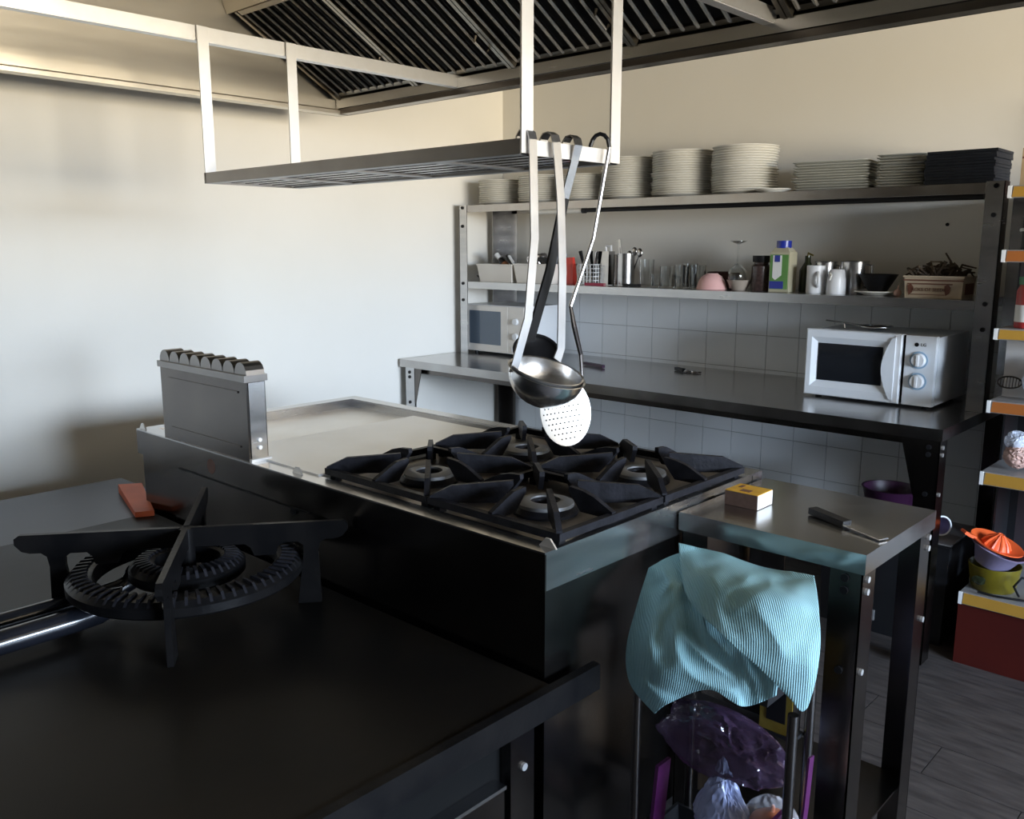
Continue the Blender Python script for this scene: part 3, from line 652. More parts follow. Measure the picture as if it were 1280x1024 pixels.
t = thing('garlic_bulb', 'small pinkish garlic bulb left of the cream planter tin', 'garlic', (2.392,-.33,z))
obj('bulb', B().ball((2.392,-.33,z+.014), .015, 2), 'garlic', t, smooth=60); obj('stalk', B().cyl((2.392,-.33,z+.026), (2.394,-.33,z+.042), .003, .002, 6), 'garlic', t)
# cream planter tin with twigs
t = thing('planter_tin', 'cream tin planter with brown print and rim, lower shelf right end', 'planter', (2.535,-.29,z))
obj('tin_body', tub(2.428, 2.635, -.37, -.22, z, z+.082, .004), 'cream', t)
obj('rim_band', B().box(2.4255, 2.6375, -.3755, -.3735, z+.063, z+.068), 'brown', t)
pnl = obj('printed_panel', B().box(2.440, 2.600, -.3722, -.3712, z+.050, z+.0545).box(2.452, 2.575, -.3722, -.3705, z+.012, z+.0145), 'brown', t)
for x in (2.447, 2.578): obj('printed_flower', B().prism([(0,0),(.012,.010),(.016,.03),(.006,.042),(-.006,.036),(-.004,.018)], (x,-.3712,z+.010), (1,0,0), (0,0,1), (0,1,0), .0012), 'brown', t)
obj('printed_panel', B().box(2.6355, 2.6366, -.345, -.245, z+.015, z+.055), 'brown', t)
text('lettering', 'PACKS OF SEEDS', .0175, (2.512,-.3722,z+.031), (PI/2,0,0), 'brown', t)
tw = thing('dried_herbs', 'tangle of dried dark twigs lying in the cream planter tin', 'plant', (2.55,-.295,z+.02))
rr = random.Random(3)
for k in range(80):
    a = Vector((rr.gauss(2.535,.045), rr.uniform(-.335,-.255), z+rr.uniform(.05,.085))); bq = a + Vector((rr.uniform(-.05,.05), rr.uniform(-.03,.03), rr.uniform(.01,.055)))
    c_ = bq + Vector((rr.uniform(-.05,.05), rr.uniform(-.03,.03), rr.uniform(-.03,.012)))
    obj('twig', B().tube([a, bq, c_], [.0055,.005,.003], 5), 'twig', tw)
obj('twig', B().tube([(2.585,-.30,z+.07),(2.565,-.30,z+.135),(2.545,-.30,z+.165)], [.005,.004,.003], 6), 'twig', tw)

# ------------------------------------------------------------------ on the counter
z = CZ + .001
# small microwave at the left end
t = thing('microwave_oven', 'small ivory microwave with grey-blue window at counter left end', 'microwave', (.28, -.25, z))
obj('housing', B().box(.062, .492, -.345, -.065, z+.012, z+.27), 'white', t, bevel=.006)
for x in (.10, .45):
    for y in (-.32, -.09): obj('foot', B().cyl((x,y,z),(x,y,z+.014),.012,seg=10), 'black', t)
d = obj('door', B().box(.064, .375, -.362, -.346, z+.016, z+.266), 'offwhite', t, bevel=.004)
obj('window_glass', B().box(.088, .325, -.3645, -.3622, z+.055, z+.238), 'blueglass', d)
pn = obj('control_panel', B().box(.378, .490, -.360, -.346, z+.016, z+.266), 'offwhite', t, bevel=.003)
for q in (.19, .11): obj('dial', B().cyl((.435,-.360,z+q),(.435,-.374,z+q),.019,.016,16), 'white', pn)
obj('button', B().box(.405,.465,-.364,-.3605,z+.03,z+.055), 'white', pn)
# large microwave right
t = thing('microwave_oven', 'larger pearl white microwave with two round dials, counter right end', 'microwave', (2.36, -.29, z))
X, Y = 2.108, -.465
obj('housing', B().box(X+.004, X+.49, Y+.012, Y+.355, z+.012, z+.262), 'lgwhite', t, bevel=.006)
for x in (X+.04, X+.45):
    for y in (Y+.04, Y+.32): obj('foot', B().cyl((x,y,z),(x,y,z+.013),.012,seg=10), 'black', t)
# door with a bevelled window recess
b = B(); yo, yi = Y-.018, Y-.004
def rect(x0,x1,z0,z1,y): return [b.bm.verts.new(p) for p in ((x0,y,z0),(x1,y,z0),(x1,y,z1),(x0,y,z1))]
LL = [rect(X, X+.370, z+.008, z+.268, Y+.011), rect(X, X+.370, z+.008, z+.268, yo+.006), rect(X+.006, X+.366, z+.012, z+.264, yo), rect(X+.024, X+.335, z+.042, z+.238, yo), rect(X+.046, X+.300, z+.066, z+.216, yi)]
for A_, D_ in zip(LL, LL[1:]):
    for k in range(4): b.bm.faces.new((A_[k], A_[(k+1)%4], D_[(k+1)%4], D_[k]))
b.bm.faces.new(LL[0][::-1]); b.bm.faces.new(LL[-1])
d = obj('door', b, 'lgwhite', t)
obj('window_glass', B().box(X+.048, X+.298, yi-.0025, yi-.0003, z+.068, z+.214), 'smokeglass', d)
cres = [(X+.349, z+.022), (X+.349, z+.255), (X+.336, z+.252)] + [(X+.336-.034*math.sin(PI*k/10), z+.252-.227*k/10) for k in range(1, 10)] + [(X+.336, z+.025)]
obj('door_handle', B().prism(cres, (0, yo-.004, 0), (1,0,0), (0,0,1), (0,1,0), .010), 'lgwhite', d, bevel=.003, label='curved crescent door grip beside the window')
obj('door_edge', B().box(X+.346, X+.366, yo-.003, yo+.001, z+.014, z+.262), 'white', d)
pn = obj('control_panel', B().box(X+.382, X+.488, Y-.016, Y+.011, z+.010, z+.266), 'lgwhite', t, bevel=.006)
obj('gap_strip', B().box(X+.3705, X+.3815, Y-.004, Y+.011, z+.012, z+.264), 'void', t)
for q in (.178, .100):
    dl = obj('dial', B().cyl((X+.433,Y-.0165,z+q),(X+.433,Y-.020,z+q),.032,seg=24), 'lgblue', pn)
    obj('dial_knob', B().cyl((X+.433,Y-.020,z+q),(X+.433,Y-.034,z+q),.026,.022,24), 'white', dl, smooth=30)
    obj('dial_grip', B().box(X+.429,X+.437,Y-.039,Y-.034,z+q-.02,z+q+.02), 'white', dl)
obj('logo_disc', B().cyl((X+.421,Y-.016,z+.234),(X+.421,Y-.0175,z+.234),.0075,seg=16), 'black', pn)
text('logo_letters', 'LG', .016, (X+.445,Y-.0166,z+.234), (PI/2,0,0), 'black', pn)
# strainer on the large microwave
zt = z + .2635
t = thing('strainer_spoon', 'wire strainer lying on top of the larger microwave', 'strainer', (X+.17, Y+.12, zt))
obj('rim', B().ring((X+.22,Y+.12,zt+.016), .06, .0035, 28), 'steel', t, smooth=60)
obj('mesh', B().lathe([(0,0),(.03,.003),(.05,.009),(.06,.016),(.058,.016),(.048,.010),(.03,.0045),(0,.002)], (X+.22,Y+.12,zt+.001), 24), 'steeldark', t, smooth=60)
obj('handle', B().strap([(X+.165,Y+.115,zt+.018),(X+.10,Y+.105,zt+.024),(X+.03,Y+.09,zt+.032)], .012, .005), 'steel', t)
obj('stand_leg', B().tube([(X+.10,Y+.105,zt+.022),(X+.105,Y+.10,zt+.004)], .003, 6), 'steel', t)
b = B().strap([(.89,-.345,z+.008),(.965,-.362,z+.008),(1.04,-.385,z+.008)], .018, .014)
tag(obj('marker_pen', b, 'purple', loc=(.965,-.362,z), bevel=.003), 'purple marker lying on the counter right of the ladles', 'pen')
t = thing('corkscrew', 'black-handled steel opener lying on the counter below the tiles', 'opener', (1.40,-.22,z))
obj('handle', B().strap([(1.335,-.20,z+.008),(1.37,-.215,z+.008),(1.395,-.225,z+.008)], .018, .014), 'black', t, bevel=.003)
obj('ring', B().ring((1.418,-.222,z+.006), .018, .004, 18).ring((1.455,-.225,z+.006), .014, .004, 16), 'steel', t)
obj('arm', B().strap([(1.40,-.21,z+.004),(1.48,-.215,z+.004)], .01, .006), 'steeldark', t)

# ------------------------------------------------------------------ cooking range
KX0, KX1, KY0, KY1, KZ = .862, 2.590, -2.620, -1.755, .860
rg = thing('cooking_range', 'stainless cooking range with four burners and a flat tray', 'stove', ((KX0+KX1)/2, (KY0+KY1)/2, 0))
b = B()
b.box(KX0, KX1, KY0, KY0+.05, KZ-.004, KZ); b.box(KX0, KX1, KY1-.05, KY1, KZ-.004, KZ)
b.box(KX0, KX0+.05, KY0+.05, KY1-.05, KZ-.004, KZ); b.box(KX1-.03, KX1, KY0+.05, KY1-.05, KZ-.004, KZ)
b.box(KX0, KX1, KY1-.054, KY1-.05, KZ-.04, KZ-.004); b.box(KX0+.05, KX0+.054, KY0+.05, KY1-.054, KZ-.04, KZ-.004)
obj('top_rim', b, 'steel', rg)
obj('skirt', B().box(KX0, KX1, KY0, KY0+.004, KZ-.080, KZ-.004), 'steeldark', rg)  # front skirt darker than the others, the reflected dark room put into its colour
obj('skirt', B().box(KX0, KX1, KY1-.004, KY1, KZ-.080, KZ-.004), 'steel', rg)
obj('skirt', B().box(KX1-.004, KX1, KY0+.004, KY1-.004, KZ-.078, KZ-.004), 'steel', rg)
obj('skirt', B().box(KX0, KX0+.004, KY0+.004, KY1-.004, KZ-.080, KZ-.004), 'steel', rg)
obj('body', B().box(KX0+.012, KX1-.008, KY0+.010, KY1-.01, .10, KZ-.07), 'steeldark', rg)
obj('tray_floor', B().box(KX0+.054, 1.79, KY0+.05, KY1-.054, KZ-.034, KZ-.030), 'trayfloor', rg)
obj('burner_tray', B().box(1.795, KX1-.032, KY0+.052, KY1-.056, KZ-.030, KZ-.012), 'enamel', rg)
for x in (KX0+.06, KX1-.06):
    for y in (KY0+.06, KY1-.06): obj('foot', B().cyl((x,y,0),(x,y,.10),.025,seg=12), 'steeldark', rg)
obj('cover_plate', B().box(1.362, 1.792, KY0+.045, -1.885, KZ-.001, KZ+.004), 'coverplate', rg, label='bright flat steel cover plate', bevel=.001)
obj('front_seam', B().box(1.12, 1.80, KY0+.0055, KY0+.0098, .770, .774), 'black', rg)
obj('round_stain', B().cyl((1.33, KY0-.0006, .815),(1.33, KY0+.001, .815),.022,seg=16), 'brown', rg)
obj('catch', B().cyl((1.73, KY0+.010, .762),(1.73, KY0+.002, .762),.008,seg=8), 'black', rg)
for x, y in ((.885, KY0+.012), (1.731, KY0+.024), (2.572, KY0+.03)):
    obj('clip', B().prism([(-.022,0),(.022,0),(.006,.018),(-.006,.018)], (x,y,KZ), (1,0,0), (0,0,1), (0,1,0), .004), 'steelbar', rg)
# flue box
fx0, fx1, fy0, fy1 = 1.050, 1.535, KY0+.004, KY0+.062
fl = obj('flue_box', B().box(fx0, fx1, fy0, fy1, KZ, KZ+.225), 'steeldark', rg, bevel=.004, label='upright brown steel flue with scalloped top')
obj('flue_cap', B().box(fx0-.006, fx1+.004, fy0-.006, fy1+.006, KZ+.218, KZ+.236), 'steelmid', fl)
obj('end_plate', B().box(fx1, fx1+.003, fy0+.006, fy1-.004, KZ+.004, KZ+.216), 'steel', fl)
for q in (.06, .13): obj('bolt', B().cyl((fx1+.003, fy0+.03, KZ+.02+q*.3), (fx1+.009, fy0+.03, KZ+.02+q*.3), .006, seg=8), 'steelbar', fl)
obj('base_flange', B().box(fx1, fx1+.012, fy0, fy1+.004, KZ, KZ+.008), 'steelbar', fl)
for q in (.035, .185): obj('crease', B().box(fx0+.05, fx1-.04, fy0-.003, fy0, KZ+q, KZ+q+.005), 'steeldark', fl)
for k in range(8):
    x = fx0 + .028 + k*.0615
    pts = [(-.030+.030*(1-math.cos(PI*q/8)), .034*math.sin(PI*q/8)) for q in range(9)]
    obj('scallop', B().prism(pts, (x, (fy0+fy1)/2, KZ+.236), (1,0,0), (0,0,1), (0,1,0), .055), 'steelmid', fl)
# burners and pan supports
BXs, BYs = (2.000, 2.388), (-2.385, -2.015)
FH = .052
def fin_poly(Rr, long): 
    return [(Rr, .004), (Rr, .020), (Rr-.05, .044), (.108, FH), (.072, FH+.003), (.071, FH-.008), (.105, .004)]
for i, bx in enumerate(BXs):
    for j, by in enumerate(BYs):
        bz = KZ - .012
        bn = obj('burner', B().lathe([(.075,0),(.075,.006),(.06,.022),(.04,.026),(.028,.022),(.026,.010),(0,.010)], (bx,by,bz), 28), 'iron', rg, smooth=40)
        obj('burner_ring', B().lathe([(.066,.010),(.064,.024),(.046,.030),(.034,.028),(.034,.018),(.05,.016)], (bx,by,bz), 28), 'burnercap', bn, smooth=40)
        hx, hy = .193, .181; gz = KZ + .006
        fr = B(); w_ = .016; hgt = .016
        fr.box(bx-hx, bx+hx, by-hy, by-hy+w_, gz, gz+hgt); fr.box(bx-hx, bx+hx, by+hy-w_, by+hy, gz, gz+hgt)
        fr.box(bx-hx, bx-hx+w_, by-hy+w_, by+hy-w_, gz, gz+hgt); fr.box(bx+hx-w_, bx+hx, by-hy+w_, by+hy-w_, gz, gz+hgt)
        for sx in (-1,1):
            for sy in (-1,1): fr.box(bx+sx*(hx-.02)-.01, bx+sx*(hx-.02)+.01, by+sy*(hy-.02)-.01, by+sy*(hy-.02)+.01, KZ-.012, gz)
        g_ = obj('pan_support', fr, 'iron', rg, bevel=.002)
        for k in range(8):
            a = k*PI/4; dirv = Vector((math.cos(a)*(hx if k % 2 else 1), math.sin(a)*(hy if k % 2 else 1), 0))
            Rr = math.hypot(hx, hy)-.006 if k % 2 else (hx if k % 4 == 0 else hy)-.004
            dirv.normalize(); nv = Vector((-dirv.y, dirv.x, 0))
            obj('fin', B().prism(fin_poly(Rr, k % 2), (bx,by,gz), dirv, (0,0,1), nv, .012), 'iron', g_)

# ------------------------------------------------------------------ low griddle unit in the foreground
GZ = .600
gd = thing('griddle_table', 'low black griddle table in front of the cooking range', 'griddle', (1.5, -3.3, 0))
obj('griddle_plate', B().box(.95, 2.612, -4.05, KY0-.006, GZ-.02, GZ), 'griddle', gd)
obj('steel_wing', B().box(.44, .948, -4.05, KY0-.006, GZ-.02, GZ-.001).box(.44, .855, KY0-.006, -2.505, GZ-.02, GZ-.001), 'wingsteel', gd)
obj('edge_rim', B().box(2.612, 2.632, -4.05, -2.495, GZ-.052, GZ+.003), 'ironblack', gd, bevel=.002)
obj('body', B().box(.48, 2.545, -4.0, KY0-.014, .09, GZ-.02), 'void', gd)
obj('stile', B().box(2.546, 2.575, -2.70, KY0-.012, .06, GZ-.055), 'steeldark', gd)
dr = obj('door', B().box(2.546, 2.572, -3.35, -2.715, .10, .405), 'steeldark', gd)
obj('door_edge', B().box(2.546, 2.578, -3.35, -2.715, .4055, .413), 'steel', dr)
obj('bolt', B().cyl((2.575,-2.665,.43),(2.581,-2.665,.43),.008,seg=8), 'steelbar', gd)
for x in (.52, 2.50):
    for y in (-3.9, -2.72): obj('foot', B().cyl((x,y,0),(x,y,.09),.025,seg=12), 'steeldark', gd)
# paella burner on it
bcx, bcy, bt = 1.76, -2.920, .80
pb = thing('paella_burner', 'big black cast-iron ring burner with four arms on the griddle', 'burner', (bcx, bcy, GZ+.001))
a0 = math.atan2(.79, .614)
for k in range(4):
    a = a0 + k*PI/2 + (.05 if k % 2 else 0); d_ = Vector((math.cos(a), math.sin(a), 0)); n_ = Vector((-d_.y, d_.x, 0)); o_ = (bcx, bcy, 0); T_ = .013
    poly = [(.012,bt),(.355,bt),(.366,bt-.008),(.366,bt-.022),(.352,bt-.038),(.335,bt-.043),(.312,bt-.043),(.300,bt-.052),(.296,bt-.075),(.300,GZ+.001),(.245,GZ+.001),(.262,bt-.075),(.262,bt-.055),(.250,bt-.046),(.215,bt-.046),(.205,bt-.055),(.198,bt-.075),(.150,bt-.075),(.142,bt-.055),(.130,bt-.046),(.012,bt-.046)]
    b = B().prism(poly, o_, d_, (0,0,1), n_, T_)
    arm = obj('arm', b, 'ironblack', pb)
    if k == 3: obj('bolt', B().cyl(Vector((bcx,bcy,GZ+.12))+d_*.27-n_*.012, Vector((bcx,bcy,GZ+.12))+d_*.27-n_*.004, .007, seg=8), 'steelbar', arm)
def burner_ring(r0, r1, z0, z1, nt):
    b = B().lathe([(r0,z0),(r0,z1),(r0+.010,z1+.004),(r1-.012,z1),(r1,z1-.012),(r1,z0+.006),(r1-.006,z0)], (bcx,bcy,0), 64)
    for q in range(64): pass
    o = obj('gas_ring', b, 'ironblack', pb, smooth=35)
    tb = B()
    for q in range(nt):
        a = 2*PI*q/nt; d_ = Vector((math.cos(a), math.sin(a), 0)); n_ = Vector((-d_.y, d_.x, 0))
        tb.prism([(r0+.006,z1-.002),(r0+.012,z1+.009),(r1-.016,z1+.006),(r1-.004,z1-.008)], (bcx,bcy,0), d_, (0,0,1), n_, .0065)
    obj('gas_ports', tb, 'iron', o, kind='stuff')
burner_ring(.200, .258, bt-.118, bt-.082, 64)
burner_ring(.072, .128, bt-.112, bt-.074, 40)
obj('hub', B().cyl((bcx,bcy,bt-.10),(bcx,bcy,bt-.002),.018,seg=14), 'ironblack', pb, smooth=40)
def arc(x, yb, zz, top): return [(x,-4.04,zz-.006),(x,yb-.08,zz),(x,yb-.035,zz+.002),(x+.004,yb-.010,zz+.012),(x+.008,yb,zz+.03),(x+.010,yb+.006,top)]
obj('gas_pipe', B().tube(arc(1.735, -3.085, GZ+.045, GZ+.072), .026, 14), 'pipe', pb, smooth=50)
obj('gas_pipe', B().tube(arc(1.630, -2.995, GZ+.045, GZ+.085), .021, 14), 'pipe', pb, smooth=50)
t = thing('orange_wedge', 'small orange wedge lying on the steel beside the range corner', 'wedge', (.88, -2.66, GZ))
obj('wedge_body', B().hexa([(.640,-2.600,GZ+.001),(.965,-2.690,GZ+.001),(.990,-2.640,GZ+.001),(.680,-2.535,GZ+.001),(.640,-2.600,GZ+.030),(.965,-2.690,GZ+.018),(.990,-2.640,GZ+.018),(.680,-2.535,GZ+.030)]), 'orangewood', t, bevel=.002)

# ------------------------------------------------------------------ small side table right of the range
AX0, AX1, AY0, AY1, AZ = 2.596, 3.022, -2.160, -1.752, .840
st = thing('side_table', 'small stainless side table butted against the right of the range', 'table', ((AX0+AX1)/2, (AY0+AY1)/2, 0))
obj('table_top', B().box(AX0, AX1, AY0, AY1, AZ-.004, AZ).box(AX0, AX1, AY0, AY0+.004, AZ-.042, AZ-.004).box(AX0, AX1, AY1-.004, AY1, AZ-.042, AZ-.004).box(AX1-.004, AX1, AY0+.004, AY1-.004, AZ-.042, AZ-.004).box(AX0, AX0+.004, AY0+.004, AY1-.004, AZ-.042, AZ-.004), 'steelworn', st)
for x, y, sx, sy in ((AX1-.006, AY0+.006, -1, 1), (AX1-.006, AY1-.006, -1, -1), (AX0+.006, AY0+.006, 1, 1), (AX0+.006, AY1-.006, 1, -1)):
    angle_leg(st, x, y, sx, sy, .015, AZ-.006, wd=.066, holes=(.052, .078, .25) if sx < 0 else (), m='steeldark')
    obj('foot', B().cyl((x+sx*.03,y+sy*.03,0),(x+sx*.03,y+sy*.03,.015),.018,seg=10), 'black', st)
obj('under_shelf', B().box(AX0+.012, AX1-.012, AY0+.012, AY1-.012, .165, .17).box(AX0+.012, AX1-.012, AY0+.012, AY0+.016, .13, .165), 'steeldark', st)
t = thing('matchbox', 'large yellow matchbox with white end on the side table', 'matchbox', (2.677, -2.0, AZ+.0005))
x0, x1, y0, y1, zz = 2.640, 2.722, -2.034, -1.962, AZ+.0005
obj('sleeve', B().box(x0, x1, y0, y1, zz, zz+.034), 'striker', t)
obj('printed_top', B().box(x0, x1, y0, y1, zz+.034, zz+.0352), 'matchyellow', t)
obj('drawer_end', B().box(x1, x1+.0015, y0+.001, y1-.001, zz+.001, zz+.034), 'card', t)
obj('printed_mark', B().box(x0+.03, x0+.055, y0+.012, y0+.03, zz+.0352, zz+.0358).box(x0+.012, x0+.022, y0+.04, y0+.06, zz+.0352, zz+.0358), 'brown', t)
knife('kitchen_knife', 'black-handled kitchen knife lying on the small side table', (2.826,-1.973,AZ+.010), (3.018,-2.052,AZ+.004), 'black', hl=.5, wd=.026)

# ------------------------------------------------------------------ trolley with towel and bags
TX0, TX1, TY0, TY1 = 2.668, 3.006, -2.412, -2.245
tr = thing('utility_trolley', 'narrow dark tube trolley in front of the side table', 'trolley', ((TX0+TX1)/2, (TY0+TY1)/2, 0))
for x, y in ((TX0, TY0), (TX1, TY0), (TX0+.03, TY1), (TX1-.04, TY1)):
    obj('pole', B().cyl((x,y,.05),(x,y,.60),.010,seg=12), 'steeldark', tr, smooth=40)
    obj('caster', B().cyl((x-.01,y,.025),(x+.01,y,.025),.025,seg=14).cyl((x,y,.025),(x,y,.06),.008,seg=8), 'black', tr)
for zz, ins in ((.16, .012), (.585, .055)):
    obj('tray', tub(TX0+.012, TX1-ins, TY0+.012, TY1-.012, zz, zz+.035, .004), 'shelfdark', tr)
t = thing('magenta_basket', 'magenta plastic basket standing inside the trolley behind the bags', 'basket', (2.84, -2.35, .17))
for x0_, x1_, lean in ((2.704, 2.712, -.014), (2.966, 2.974, .010)):
    obj('basket_side', B().hexa([(x0_+lean,-2.392,.176),(x1_+lean,-2.392,.176),(x1_+lean,-2.345,.176),(x0_+lean,-2.345,.176),(x0_,-2.392,.36),(x1_,-2.392,.36),(x1_,-2.345,.36),(x0_,-2.345,.36)]), 'magenta', t)
obj('basket_base', B().box(2.69, 2.984, -2.392, -2.345, .170, .176), 'magenta', t)
b = B(); b.strap([(3.022,-2.36,.50),(3.022,-2.37,.40),(3.016,-2.38,.25),(3.012,-2.39,.12)], .02, .004)
tag(obj('magenta_strap', b, 'magenta', loc=(3.015,-2.38,.12)), 'magenta strap hanging down outside the trolley right pole', 'strap')
t = thing('gold_tin', 'gold tin under the towel on the right of the trolley', 'tin', (2.93,-2.27,.475))
obj('tin_body', B().box(2.880, 2.948, -2.288, -2.252, .476, .60), 'gold', t, bevel=.004); obj('tin_edge', B().box(2.9485,2.951,-2.286,-2.254,.48,.595), 'steelworn', t)
obj('tin_label', B().box(2.895, 2.935, -2.2895, -2.2885, .50, .57), 'black', t)
obj('middle_ledge', B().box(TX0+.03, TX1-.05, -2.290, -2.246, .468, .475), 'shelfdark', tr)
def bag(name, label, c, sx, sy, sz, m_, seed, cat='bag', peak=0, lump=.3, sub=5, crink=.10):
    b = B().ball(c, 1, sub, sx, sy, sz, 0)
    for v in b.bm.verts:
        q = v.co - Vector(c); u = Vector((q.x/sx, q.y/sy, q.z/sz))
        wp = u + Vector((noise.noise(u*2+Vector((seed,0,0))), noise.noise(u*2+Vector((0,seed,0))), noise.noise(u*2+Vector((0,0,seed)))))*.5
        f = 1 + lump*noise.noise(u*1.3+Vector((seed,0,seed))) + crink*(1-2.2*abs(noise.noise(wp*2.6))) + .6*crink*(1-2.2*abs(noise.noise(wp*6+Vector((seed,seed,0)))))
        f = min(f, 1.18)
        if peak and u.z > 0: f2 = max(.15, 1 - peak*u.z); q.x *= f2; q.y *= f2; q.z *= 1 + .25*u.z
        v.co = Vector(c) + q*f
    o = obj(name, b, m_, loc=(c[0], c[1], c[2]-sz), smooth=32)
    return tag(o, label, cat)
bag('clear_bag', 'clear violet crinkled plastic bag filling the middle of the trolley', (2.825,-2.348,.440), .130, .044, .068, 'filmclear', 7, lump=.45, crink=.12)
bag('plastic_bag', 'blue-white peaked plastic bag standing at the front of the trolley', (2.838,-2.345,.285), .060, .040, .090, 'filmblue', 5, peak=.62, lump=.2, crink=.09)
t = thing('onion', 'orange-brown onion beside the blue-white bag in the trolley', 'onion', (2.940,-2.335,.245))
obj('onion_bulb', B().ball((2.940,-2.335,.292), .047, 3, 1,1,.95,.08,1), 'onion', t, smooth=60); obj('onion_tip', B().cyl((2.940,-2.335,.333), (2.943,-2.335,.350), .007, .003, 8), 'onion', t)
bag('onion_wrap', 'clear crinkled wrap around the onion in the trolley', (2.940,-2.335,.292), .056, .053, .066, 'wrapclear', 8, lump=.06, crink=.06)

# towel: two draped layers
def catmull(P, t):
    n = len(P)-1; i = min(int(t*n), n-1); f = t*n - i
    p0, p1, p2, p3 = P[max(i-1,0)], P[i], P[i+1], P[min(i+2,n)]
    return .5*((2*p1) + (-p0+p2)*f + (2*p0-5*p1+4*p2-p3)*f*f + (-p0+3*p1-3*p2+p3)*f**3)
def patch(ctrl, nu, nv, wr, seed, uscale, vscale, taper=False):
    b = B(); uvl = b.bm.loops.layers.uv.new('UVMap'); V = []; UV = {}
    rows = [[Vector(p) for p in r_] for r_ in ctrl]
    for j in range(nv+1):
        v_ = j/nv; row_ = []
        col = [catmull([rows[a][c_] for a in range(len(rows))], v_) for c_ in range(len(rows[0]))]
        for i in range(nu+1):
            u_ = i/nu; p = catmull(col, u_)
            q = p*9 + Vector((seed*3, 0, seed))
            wq = q + Vector((noise.noise(q*.8), noise.noise(q*.8+Vector((7,0,0))), noise.noise(q*.8+Vector((0,7,0)))))*.7
            st = Vector((wq.x*1.1 + wq.z*.9, wq.y, wq.z*.45 - wq.x*.35))
            w1 = wr*(.9*noise.noise(st*.8) + .8*(.4-abs(noise.noise(st*1.3+Vector((3,1,2))))) + .25*noise.noise(wq*2.6))
            e = min(1, 4*min(u_, 1-u_)+.35)*(1 if not taper else max(.12, 1-.9*v_))
            p = p + Vector((.45, -.72, .45))*w1*e
            vv = b.bm.verts.new(p); UV[vv] = ((p.x*.733 + p.y*.68)*2.6, p.z*2.6); row_.append(vv)
        V.append(row_)
    for j in range(nv):
        for i in range(nu):
            f = b.bm.faces.new((V[j][i], V[j][i+1], V[j+1][i+1], V[j+1][i]))
            for l in f.loops: l[uvl].uv = UV[l.vert]
    return b
under = [[(2.618,-2.31,.752),(2.655,-2.24,.776),(2.727,-2.21,.778),(2.839,-2.205,.772),(2.946,-2.22,.788)],
 [(2.640,-2.38,.702),(2.705,-2.37,.748),(2.801,-2.37,.767),(2.904,-2.37,.775),(3.010,-2.36,.785)],
 [(2.642,-2.42,.614),(2.742,-2.45,.691),(2.833,-2.445,.715),(2.922,-2.43,.718),(3.025,-2.40,.715)],
 [(2.658,-2.425,.540),(2.758,-2.47,.603),(2.848,-2.46,.647),(2.915,-2.435,.642),(2.985,-2.425,.663)],
 [(2.716,-2.42,.494),(2.765,-2.445,.546),(2.852,-2.45,.608),(2.917,-2.435,.592),(2.977,-2.425,.632)]]
over = [[(2.650,-2.245,.800),(2.744,-2.225,.796),(2.854,-2.225,.790),(2.954,-2.24,.803)],
 [(2.775,-2.41,.762),(2.866,-2.41,.803),(2.952,-2.40,.809),(3.025,-2.375,.790)],
 [(2.894,-2.485,.746),(2.948,-2.472,.765),(3.004,-2.45,.768),(3.048,-2.415,.749)],
 [(2.968,-2.470,.695),(2.997,-2.462,.702),(3.025,-2.45,.703),(3.052,-2.435,.691)],
 [(3.022,-2.452,.646),(3.030,-2.450,.636),(3.037,-2.446,.632),(3.044,-2.441,.640)]]
tl = thing('kitchen_towel', 'teal ribbed kitchen towel draped over the trolley', 'towel', (2.84, -2.33, .63))
for nm, cc, sd, us, vs in (('lower_fold', under, 1.3, 1.0, .8), ('upper_fold', over, 4.1, 1.0, .9)):
    o = obj(nm, patch(cc, 64, 64, .034 if nm == 'lower_fold' else .026, sd, us, vs, nm == 'upper_fold'), 'towel', tl, smooth=80)
    sm = o.modifiers.new('thickness', 'SOLIDIFY'); sm.thickness = .004; sm.offset = -1

# ------------------------------------------------------------------ retail shelving at the right edge
QX0, QX1, QY0, QY1 = 2.828, 3.78, -.66, -.05
gs = thing('shelving_unit', 'shop shelving with orange and amber price strips at the right', 'shelf', (3.3, -.36, 0))
obj('back_panel', B().box(QX0+.02, QX1-.02, QY1, QY1+.02, .04, 1.95), 'darkred', gs)
obj('upright', B().box(QX0-.004, QX0+.03, -.26, QY1, .27, 1.62), 'shelfdark', gs); obj('upright', B().box(QX1-.03, QX1, QY1-.06, QY1, .27, 1.95), 'shelfdark', gs)
obj('side_panel', B().box(QX0-.002, QX0+.004, -.44, -.262, .27, 1.60), 'shelfdark', gs)  # dark panel added to block window light from the microwave and under the counter
obj('base_box', B().box(QX0-.032, QX1, QY0+.002, QY1, .0, .215), 'darkred', gs, label='red base cabinet')
for k, (z0, z1, m_) in enumerate(((.219,.263,'stripyellow'),(.650,.695,'stripyellow'),(.895,.935,'striporange'),(1.136,1.172,'stripyellow'),(1.384,1.423,'striporange'),(1.584,1.622,'stripyellow'))):
    xo = -.03 if k == 0 else 0
    s_ = obj('shelf_board', B().box(QX0+xo, QX1, QY0, QY1, z1-.02, z1-.002).box(QX0+xo, QX1, QY0-.004, QY0, z0, z1), 'shelfgrey', gs)
    obj('price_strip', B().hexa([(QX0+xo+.012,QY0-.008,z0+.003),(QX1,QY0-.008,z0+.003),(QX1,QY0-.004,z0+.003),(QX0+xo+.012,QY0-.004,z0+.003),(QX0+xo+.016,QY0-.008,z1-.003),(QX1,QY0-.008,z1-.003),(QX1,QY0-.004,z1-.003),(QX0+xo+.016,QY0-.004,z1-.003)]), m_, s_)
    obj('strip_cap', B().box(QX0+xo-.001, QX0+xo+.010, QY0-.009, QY0-.004, z0, z1), 'card', s_)
